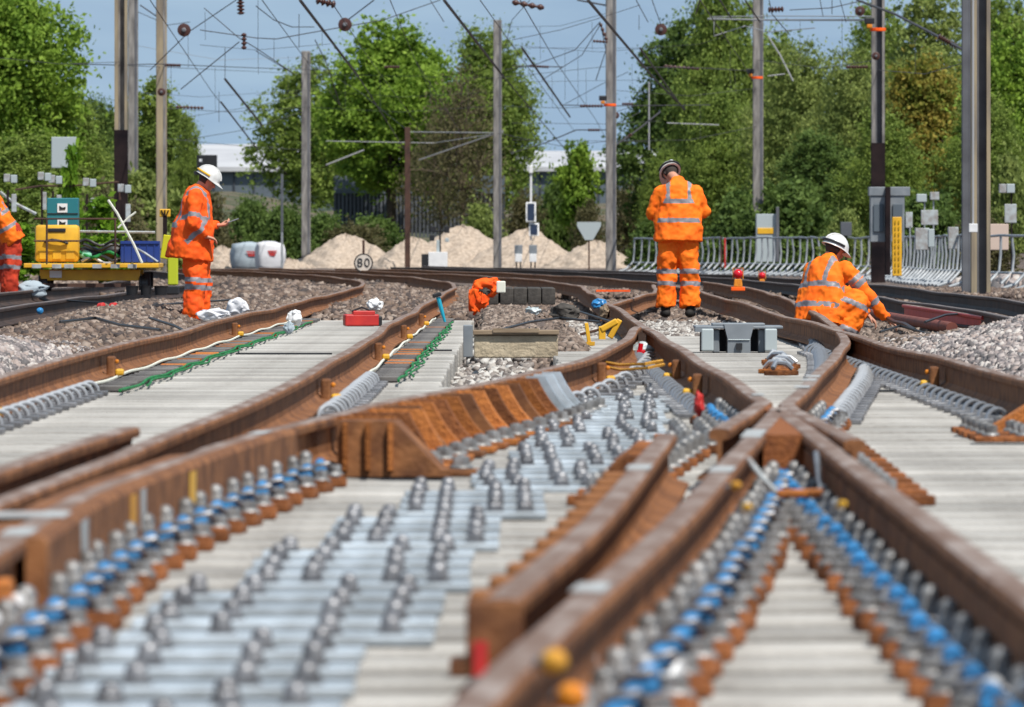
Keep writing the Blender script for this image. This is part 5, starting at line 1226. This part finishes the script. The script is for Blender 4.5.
# rusty signal pipe right of the crouching worker
a=P(862,312,88); b=P(952,328,74)
o=MB().tube([(0,0,0),(b-a)*.5,(b-a)],[.05,.05,.055],12).build('rusty_pipe',[mat('pipe_rust',(.22,.07,.05),.7,0,(.14,.05,.04),5)],None,a,smooth=True); tag(o,'reddish rusty pipe pointing at the right ballast heap','pipe')
wire([(888,318,76),(895,322,75),(905,324,74),(915,330,72)],.02,'black','black hose end beside the glove of the crouching worker','hose','hose')
wire([(880,332,70),(900,326,71),(925,333,70),(950,334,70)],.012,'black','thin black hose on the ballast right of the crouching worker','hose','hose')

# ------------------------------------------------------------------ people
def solid(parts, voxel, smooth=6, disp=0., dscale=.12, name='body', mats=None, facefn=None, parent=None):
    """parts: (p0,p1,r0,r1,flat0,flat1,up,cap) -> closed shells, fused into one surface"""
    mb=MB()
    for q in parts:
        p0,p1,r0,r1=q[:4]; fl0=q[4] if len(q)>4 else 1; fl1=q[5] if len(q)>5 else fl0; up=Vector(q[6]) if len(q)>6 and q[6] is not None else None; cap=q[7] if len(q)>7 else (1,1)
        p0=Vector(p0);p1=Vector(p1); ax=(p1-p0); L=ax.length; ax=ax.normalized() if L>1e-6 else Vector((0,0,1))
        ref=up if up is not None else (Vector((1,0,0)) if abs(ax.x)<.8 else Vector((0,0,1))); X=(ref-ax*ref.dot(ax)).normalized(); Y=ax.cross(X)
        n=20; st=[]
        if cap[0]: st+=[(-math.cos(a)*r0*min(1,fl0+.2),math.sin(a),0.) for a in (.15,.5,.9,1.25)]
        st+=[(L*t,1,t) for t in (0,.25,.5,.75,1)]
        if cap[1]: st+=[(L+math.cos(a)*r1*min(1,fl1+.2),math.sin(a),1.) for a in (1.25,.9,.5,.15)]
        vs=[]
        for (h,k,t) in st:
            r=(r0+(r1-r0)*t)*k; fl=fl0+(fl1-fl0)*t
            for j in range(n): a=2*math.pi*j/n; vs.append(p0+ax*h+X*math.cos(a)*r+Y*math.sin(a)*r*fl)
        fs=[(i*n+j,i*n+(j+1)%n,(i+1)*n+(j+1)%n,(i+1)*n+j) for i in range(len(st)-1) for j in range(n)]+[tuple(range(n-1,-1,-1)),tuple((len(st)-1)*n+j for j in range(n))]
        mb.add(vs,fs)
    o=link('tmp',mb.mesh('tmp',[M['skin']]))
    r=o.modifiers.new('r','REMESH'); r.mode='VOXEL'; r.voxel_size=voxel
    if smooth: s=o.modifiers.new('s','SMOOTH'); s.iterations=smooth; s.factor=.5
    if disp:
        for k,(sc,st) in enumerate(((dscale,disp),(dscale*.4,disp*.45))):
            t=bpy.data.textures.new('folds','CLOUDS'); t.noise_scale=sc; t.noise_depth=1; dm=o.modifiers.new('d','DISPLACE'); dm.texture=t; dm.strength=st; dm.mid_level=.5; dm.texture_coords='LOCAL'
    dg=bpy.context.evaluated_depsgraph_get(); me=bpy.data.meshes.new_from_object(o.evaluated_get(dg)); bpy.data.objects.remove(o)
    me.name=name; me.materials.clear()
    for m in mats: me.materials.append(m)
    me.polygons.foreach_set('use_smooth',[True]*len(me.polygons))
    if facefn:
        n=len(me.polygons); c=np.zeros(n*3); me.polygons.foreach_get('center',c); c=c.reshape(-1,3); me.polygons.foreach_set('material_index',facefn(c).astype(np.int32))
    else: me.polygons.foreach_set('material_index',np.zeros(len(me.polygons),np.int32))
    return link(name,me,parent)
def segp(c,p0,p1):
    p0=np.array(p0);p1=np.array(p1); v=p1-p0; L=np.linalg.norm(v); t=((c-p0)@v)/L/L; q=p0+np.clip(t,0,1)[:,None]*v; return t*L, np.linalg.norm(c-q,axis=1), L
def hand(wr, dirv, palm_n, parts, curl=.5, side=1):
    """appends palm, four unequal bent fingers and a thumb"""
    D=Vector(dirv).normalized(); Nn=Vector(palm_n); Nn=(Nn-D*Nn.dot(D)).normalized(); S=D.cross(Nn)*side; w=Vector(wr)
    pc=w+D*.085; parts.append((w,pc,.030,.040,.6,.42,S))
    for k,(off,l) in enumerate(((-.030,.070),(-.010,.080),(.011,.075),(.031,.058))):
        b=pc+S*off; k1=b+(D*math.cos(curl*.6)-Nn*math.sin(curl*.6))*l*.45; k2=k1+(D*math.cos(curl*1.6)-Nn*math.sin(curl*1.6))*l*.32; k3=k2+(D*math.cos(curl*2.5)-Nn*math.sin(curl*2.5))*l*.25
        parts.append((b-D*.02,k1,.0095,.009)); parts.append((k1,k2,.009,.0085)); parts.append((k2,k3,.0085,.007))
    tb=w+D*.025-S*.028; t1=tb+(D*.6-S*.75-Nn*.3).normalized()*.04; t2=t1+(D*.9-S*.2-Nn*.45).normalized()*.032
    parts.append((tb,t1,.013,.011)); parts.append((t1,t2,.011,.009))
def head_parts(c,f,up,r=.078):
    f=Vector(f).normalized(); up=Vector(up); up=(up-f*up.dot(f)).normalized(); s=f.cross(up); c=Vector(c); P_=[]
    P_.append((c+f*.012+up*.02,c-f*.02+up*.025,r*1.0,r*1.02)); P_.append((c+f*.025+up*.0,c+f*.035-up*.075,.066,.045,.85,.8,s))
    P_.append((c+f*.085+up*.005,c+f*.108-up*.022,.008,.014)); P_.append((c+f*.088-up*.050,c+f*.088-up*.052,.022,.022,.5,.5,s)); P_.append((c+f*.080-up*.085,c+f*.08-up*.087,.020,.018))
    P_.append((c+f*.080+up*.022-s*.03,c+f*.080+up*.022+s*.03,.012,.012))
    for k in (-1,1): P_.append((c+s*k*.080-f*.005+up*.012,c+s*k*.080-f*.005-up*.022,.018,.012,.5,.5,f))
    return P_,f,up,s
def helmet(c,f,up,parent,strap=M['black'],tint=None):
    f=Vector(f).normalized(); up=Vector(up); up=(up-f*up.dot(f)).normalized(); s=f.cross(up); c=Vector(c)+up*.035
    R=Matrix((s,f,up)).transposed(); mb=MB(); n=28; vs=[]; rows=9
    for i in range(rows):
        th=math.pi/2*i/(rows-1)
        for k in range(n):
            a=2*math.pi*k/n; r=math.cos(th)*(1+.03*math.cos(2*a)); vs.append(R@Vector((.116*r*math.cos(a),.138*r*math.sin(a),.120*math.sin(th)))+c)
    fs=[(i*n+k,i*n+(k+1)%n,(i+1)*n+(k+1)%n,(i+1)*n+k) for i in range(rows-1) for k in range(n)]
    base=len(vs)
    for k in range(n):
        a=2*math.pi*k/n; pk_=1+.40*max(0,math.sin(a))**2+.05; vs.append(R@Vector((.116*1.07*math.cos(a),.138*pk_*math.sin(a),-.012-.016*max(0,math.sin(a))))+c)
    fs+=[(k,(k+1)%n,base+(k+1)%n,base+k) for k in range(n)]
    base2=len(vs)
    for k in range(n):
        a=2*math.pi*k/n; vs.append(R@Vector((.100*math.cos(a),.118*math.sin(a),-.012))+c)
    fs+=[(base+k,base+(k+1)%n,base2+(k+1)%n,base2+k) for k in range(n)]
    mb.add(vs,fs); h=mb.build('helmet',[M['helmet']],parent,smooth=True)
    mb=MB(); mb.tube([R@Vector((0,.138*math.cos(t)*1.0,.120*math.sin(t)+.004))+c for t in np.linspace(.25,2.9,10)],.010,6); mb.build('ridge',[M['helmet']],h,smooth=True)
    mb=MB(); mb.tube([R@Vector((.121*math.cos(a),.143*math.sin(a),.022))+c for a in np.linspace(math.pi*.95,math.pi*2.05,16)],.011,6); mb.build('goggle_strap',[strap],h,smooth=True)
    return R,c
TB=.026
def jacket_mat(shoulderL,shoulderR,chest,hem,arms,tors_bands,strap_t,arm_bands,up):
    """0 fabric, 1 tape, 2 deeper orange"""
    ax=np.array(chest)-np.array(hem); L=np.linalg.norm(ax); ax=ax/L; sv=np.array(shoulderR)-np.array(shoulderL); sv=sv-ax*(sv@ax); sv/=np.linalg.norm(sv); h0=np.array(hem)
    def fn(c):
        t=(c-h0)@ax; q=c-h0-t[:,None]*ax; u=q@sv; dt=np.hypot(u/.24,(q@np.cross(ax,sv))/.17)
        best=dt*.20; idx=np.zeros(len(c),int); tt=t.copy()
        out=np.zeros(len(c),int)
        for k,(a,b) in enumerate(arms):
            ta,da,La=segp(c,a,b); closer=(da*1.15<np.abs(best))&(dt>.80); idx[closer]=k+1; tt[closer]=ta[closer]; best[closer]=da[closer]
        tor=idx==0
        for b in tors_bands: out[tor&(np.abs(t-b)<TB)]=1
        if strap_t is not None: out[tor&(t>strap_t)&(np.abs(np.abs(u)-.125)<.024)]=1
        for k,bands in enumerate(arm_bands):
            for b in bands: out[(idx==k+1)&(np.abs(tt-b)<TB)]=1
        return out
    return fn
def leg_mat(shins,bands):
    def fn(c):
        out=np.zeros(len(c),int); D=[segp(c,a,b) for a,b in shins]; dd=np.stack([d[1] for d in D])
        w=dd.argmin(0)
        for k,(t,d,L) in enumerate(D):
            for b in bands: out[(w==k)&(np.abs(t-b)<TB)]=1
        return out
    return fn
def person(loc,rz,label,J,hv=M['orange'],hv2=None,tors_bands=(.20,.42),strap_t=.42,arm_bands=((.16,),(.16,),(.08,),(.08,)),leg_bands=(.02,.15),hem_r=.25,hflat=.68,hands=True,glove=None,chest_r=.235,band_mats=None,disp=.040):
    e=empty('person',loc,rz,label,'person')
    V=lambda k:Vector(J[k]); f=V('face'); hc=V('head'); up=V('hup') if 'hup' in J else Vector((0,0,1))
    HP,f,up,s=head_parts(hc,f,up); B=list(HP); neck=V('neck'); chest=V('chest'); pel=V('pelvis')
    B.append((neck,hc-up*.05-f*.02,.060,.055)); B.append((chest,neck,.10,.06)); B.append((pel,chest,.11,.12,.8,.8,V('shR')-V('shL')))
    for k in 'LR':
        B+= [(chest+(V('sh'+k)-chest)*.3,V('sh'+k),.06,.05),(V('sh'+k),V('el'+k),.042,.034),(V('el'+k),V('wr'+k),.034,.025),(pel,V('hip'+k),.08,.08),(V('hip'+k),V('kn'+k),.075,.05),(V('kn'+k),V('an'+k),.048,.035)]
        hand(V('wr'+k),V('hd'+k),V('hn'+k),B,J.get('curl'+k,.5),1 if k=='R' else -1)
    body=solid(B,.0085,2,0,name='body',mats=[M['skin'],M['hair'],M['boot']],parent=e,facefn=lambda c:np.where((np.abs((c-np.array(hc+f*.082+up*.005))@np.array(up))<.006)&(np.abs(np.abs((c-np.array(hc))@np.array(s))-.03)<.010)&(((c-np.array(hc))@np.array(f))>.05),2,np.where((((c-np.array(hc))@np.array(f))<.015)&(np.linalg.norm(c-np.array(hc),axis=1)<.13)&(((c-np.array(hc))@np.array(up))>-.045),1,0)))
    helmet(hc,f,up,e,M['yellow'] if 'phone' in label else M['black'])
    # jacket
    hem=V('hem'); SV=V('shR')-V('shL'); A=[]
    midp=hem.lerp(chest,.5)
    A.append((hem,midp,hem_r,hem_r*.97,hflat,hflat*.9,SV,(0,1))); A.append((midp,chest,hem_r*.97,chest_r,hflat*.9,max(.62,hflat*.75),SV)); A.append((chest,V('neck')-(V('neck')-chest)*.15,chest_r*.8,.09,.6,.9,SV)); A.append((V('neck')-(V('neck')-chest)*.3,V('neck')+(V('neck')-chest).normalized()*.02,.085,.075,.95,.95,SV,(1,0)))
    for k in 'LR':
        A.append((V('sh'+k)-(V('sh'+k)-chest)*.35,V('sh'+k),.09,.082)); A.append((V('sh'+k),V('el'+k),.085,.066)); A.append((V('el'+k),V('wr'+k),.066,.05,1,1,None,(1,0)))
    arms=[(J['shL'],J['elL']),(J['shR'],J['elR']),(J['elL'],J['wrL']),(J['elR'],J['wrR'])]
    solid(A,.013,5,disp,.13,'jacket',[hv,M['tape']],jacket_mat(J['shL'],J['shR'],J['chest'],J['hem'],arms,tors_bands,strap_t,arm_bands,up),e)
    # trousers
    Tn=[(pel+Vector((0,0,-.02)),pel+(chest-pel)*.25,.175,.165,.72,.72,V('hipR')-V('hipL'))]
    for k in 'LR':
        Tn.append((pel.lerp(V('hip'+k),.8),V('kn'+k),.138,.115)); kn=V('kn'+k);an=V('an'+k); Tn.append((kn,kn.lerp(an,.92),.115,.112,1,1,None,(1,0)))
    solid(Tn,.012,4,disp*1.35,.14,'trousers',[hv2 or hv,M['tape']],leg_mat([(J['knL'],J['anL']),(J['knR'],J['anR'])],leg_bands),e)
    for k in 'LR':
        an=V('an'+k); ft=V('ft'+k); d=(ft-an); d.z=0; d=d.normalized() if d.length>0.01 else Vector((0,1,0)); gz=J['ground'] if 'ground' in J else an.z-.08
        solid([(Vector((an.x,an.y,gz+.055))-d*.05,Vector((an.x,an.y,gz+.045))+d*.17,.055,.045,.9,.8,Vector((0,0,1)).cross(d)),(Vector((an.x,an.y,gz+.05)),an+Vector((0,0,.06)),.05,.058)],.010,2,0,name='boot',mats=[M['boot']],parent=e)
    if glove:
        for k in 'LR': pass
    return e

# standing worker seen from behind, head bowed
J2=dict(pelvis=(0,0,.96),chest=(.005,.02,1.40),neck=(-.01,.09,1.58),head=(-.085,.19,1.665),face=(-.30,.62,-.72),hup=(-.2,.7,.6),
 shL=(-.20,.05,1.455),shR=(.20,.05,1.455),elL=(-.315,.08,1.20),elR=(.315,.08,1.22),wrL=(-.20,.32,1.12),wrR=(.18,.34,1.14),hdL=(.5,.7,-.1),hdR=(-.5,.7,-.1),hnL=(0,0,1),hnR=(0,0,1),
 hipL=(-.105,0,.92),hipR=(.105,0,.92),knL=(-.135,.02,.50),knR=(.135,.02,.50),anL=(-.145,-.01,.09),anR=(.135,-.01,.09),ftL=(-.17,.2,0),ftR=(.17,.2,0),hem=(0,-.01,.88),ground=0.)
p2=person((1.915,92.2,-.02),.0,'worker in orange standing with his back to the camera and his head bowed',J2,tors_bands=(.24,.46),strap_t=.46,arm_bands=((),(),(.02,),(.02,)),leg_bands=(-.03,.11),hem_r=.285,chest_r=.24)
# mobile phone man, facing right
J1=dict(pelvis=(0,0,.93),chest=(.015,0,1.34),neck=(.045,0,1.50),head=(.125,.0,1.60),face=(.84,-.10,-.52),hup=(.5,0,.85),
 shR=(.01,-.20,1.43),shL=(.03,.20,1.43),elR=(-.01,-.29,1.14),elL=(.08,.25,1.14),wrR=(.12,-.22,1.0),wrL=(.245,.10,1.12),hdR=(1,.3,-.3),hdL=(1,-.25,.12),hnR=(0,0,1),hnL=(-.2,.3,-1),curlL=.75,
 hipR=(.0,-.10,.90),hipL=(.02,.10,.90),knR=(.01,-.11,.48),knL=(.06,.11,.48),anR=(-.02,-.12,.09),anL=(.03,.12,.09),ftR=(.2,-.12,0),ftL=(.25,.12,0),hem=(-.06,0,.76),ground=0.)
x1=(195-512)*85/F
p1=person((x1,85,-.09),0,'worker in an orange vest looking down at a phone, white helmet, left of centre',J1,hv=M['orange_red'],tors_bands=(.34,),strap_t=.34,arm_bands=((.20,),(.22,),(.02,),(.10,)),leg_bands=(-.06,.02),hem_r=.265,chest_r=.225,hflat=.98)
wp=Vector(J1['wrL'])+Vector((.16,-.05,.05)); o=MB().box((0,0,0),(.12,.065,.010),0,ry=-.35,bev=.003).build('phone',[M['steel_dark']],None,Vector((x1,85,-.09))+wp); tag(o,'dark phone held in the hand of the worker on the left','phone')
# crouching worker, back three-quarter, reaching right
J3=dict(pelvis=(-.12,.0,.30),chest=(-.09,.10,.66),neck=(-.03,.17,.815),head=(.01,.22,.90),face=(.78,.45,-.42),hup=(.45,.2,.85),
 shL=(-.19,.25,.71),shR=(.10,.0,.725),elL=(.10,.42,.50),elR=(.32,.0,.48),wrL=(.34,.38,.28),wrR=(.50,.05,.25),hdL=(.7,0,-.7),hdR=(.75,.05,-.5),hnL=(0,0,1),hnR=(.3,0,1),
 hipL=(-.14,.12,.30),hipR=(-.08,-.08,.30),knL=(.20,.32,.46),knR=(.24,-.02,.42),anL=(.02,.28,.10),anR=(.10,-.05,.09),ftL=(.25,.32,0),ftR=(.35,0,0),hem=(-.16,-.01,.19),ground=0.)
d3=76.; x3=(834-512)*d3/F
person((x3,d3,-.13),0,'worker in orange crouching and reaching to the right, white helmet',J3,tors_bands=(.17,.37),strap_t=.38,arm_bands=((.15,),(.14,.20),(.08,),(.09,)),leg_bands=(.05,.30),hem_r=.27,chest_r=.235,disp=.046)
# bending worker cut by the left edge
J0=dict(pelvis=(0,0,.95),chest=(-.25,-.05,1.32),neck=(-.40,-.08,1.42),head=(-.52,-.1,1.44),face=(-.8,-.1,-.6),hup=(-.5,0,.8),
 shL=(-.28,.16,1.38),shR=(-.24,-.22,1.40),elL=(-.38,.2,1.12),elR=(-.30,-.28,1.10),wrL=(-.55,.15,1.0),wrR=(-.50,-.2,.98),hdL=(-1,0,-.4),hdR=(-1,0,-.4),hnL=(0,0,1),hnR=(0,0,1),
 hipL=(0,.10,.92),hipR=(.02,-.10,.92),knL=(-.06,.12,.50),knR=(.02,-.13,.50),anL=(-.03,.12,.09),anR=(-.02,-.14,.09),ftL=(-.3,.12,0),ftR=(-.3,-.14,0),hem=(.04,0,.80),ground=0.)
d0=106.; x0=(11-512)*d0/F
person((x0,d0,.06),0,'worker in orange bending forward, cut off by the left edge of the picture',J0,hv2=mat('dull_red_fabric',(.55,.055,.02),.85,0,(.34,.03,.015),5),tors_bands=(.22,.42),strap_t=.42,arm_bands=((.15,),(.15,),(.08,),(.08,)),leg_bands=(-.10,.03),hem_r=.25,chest_r=.23)

# ------------------------------------------------------------------ camera, sun, sky
cam=bpy.data.cameras.new('camera'); co=bpy.data.objects.new('camera',cam); COL.objects.link(co); SC.camera=co
co.location=(0,0,HC); co.rotation_euler=(math.pi/2,0,0); cam.sensor_width=36; cam.lens=F/1024*36; cam.shift_y=-(353.5-Y0)/1024
cam.clip_start=.5; cam.clip_end=6000; cam.dof.use_dof=True; cam.dof.focus_distance=72; cam.dof.aperture_fstop=10.5
S=Vector((.34,-.50,.95)).normalized()
sun=bpy.data.lights.new('sun','SUN'); sun.energy=5.0; sun.angle=math.radians(.55); sun.color=(1,.955,.88)
so=bpy.data.objects.new('sun',sun); COL.objects.link(so); so.rotation_euler=S.to_track_quat('Z','Y').to_euler()
w=bpy.data.worlds.new('World'); SC.world=w; w.use_nodes=True; nt=w.node_tree; bg=nt.nodes['Background']
sky=nt.nodes.new('ShaderNodeTexSky'); sky.sky_type='NISHITA'; sky.sun_disc=False; sky.sun_elevation=math.asin(S.z); sky.sun_rotation=math.atan2(S.x,S.y); sky.air_density=1.0; sky.dust_density=.6; sky.ozone_density=1.
tc=nt.nodes.new('ShaderNodeTexCoord'); ad=nt.nodes.new('ShaderNodeVectorMath'); ad.operation='ADD'; ad.inputs[1].default_value=(0,0,.28)
nt.links.new(tc.outputs['Generated'],ad.inputs[0]); nm=nt.nodes.new('ShaderNodeVectorMath'); nm.operation='NORMALIZE'; nt.links.new(ad.outputs[0],nm.inputs[0]); nt.links.new(nm.outputs[0],sky.inputs['Vector'])
# thin high cloud
mp=nt.nodes.new('ShaderNodeMapping'); mp.inputs['Scale'].default_value=(18,18,110); nt.links.new(tc.outputs['Generated'],mp.inputs[0])
nz=nt.nodes.new('ShaderNodeTexNoise'); nz.inputs['Scale'].default_value=1.; nz.inputs['Detail'].default_value=5; nt.links.new(mp.outputs[0],nz.inputs['Vector'])
mr=nt.nodes.new('ShaderNodeMapRange'); mr.inputs[1].default_value=.45; mr.inputs[2].default_value=.8; mr.inputs[3].default_value=.38; mr.inputs[4].default_value=.75; nt.links.new(nz.outputs['Fac'],mr.inputs[0])
mx=nt.nodes.new('ShaderNodeMix'); mx.data_type='RGBA'; mx.inputs[7].default_value=(4.3,5.7,6.7,1); nt.links.new(mr.outputs[0],mx.inputs[0]); nt.links.new(sky.outputs[0],mx.inputs[6]); nt.links.new(mx.outputs[2],bg.inputs[0])
bg.inputs[1].default_value=.11
SC.render.engine='CYCLES'; SC.cycles.use_denoising=True
try: SC.cycles.denoiser='OPENIMAGEDENOISE'
except Exception: pass
SC.cycles.max_bounces=6; SC.cycles.transparent_max_bounces=4
vs=SC.view_settings; vs.view_transform='Standard'; vs.look='None'; vs.exposure=.12; vs.gamma=1; vs.use_curve_mapping=False
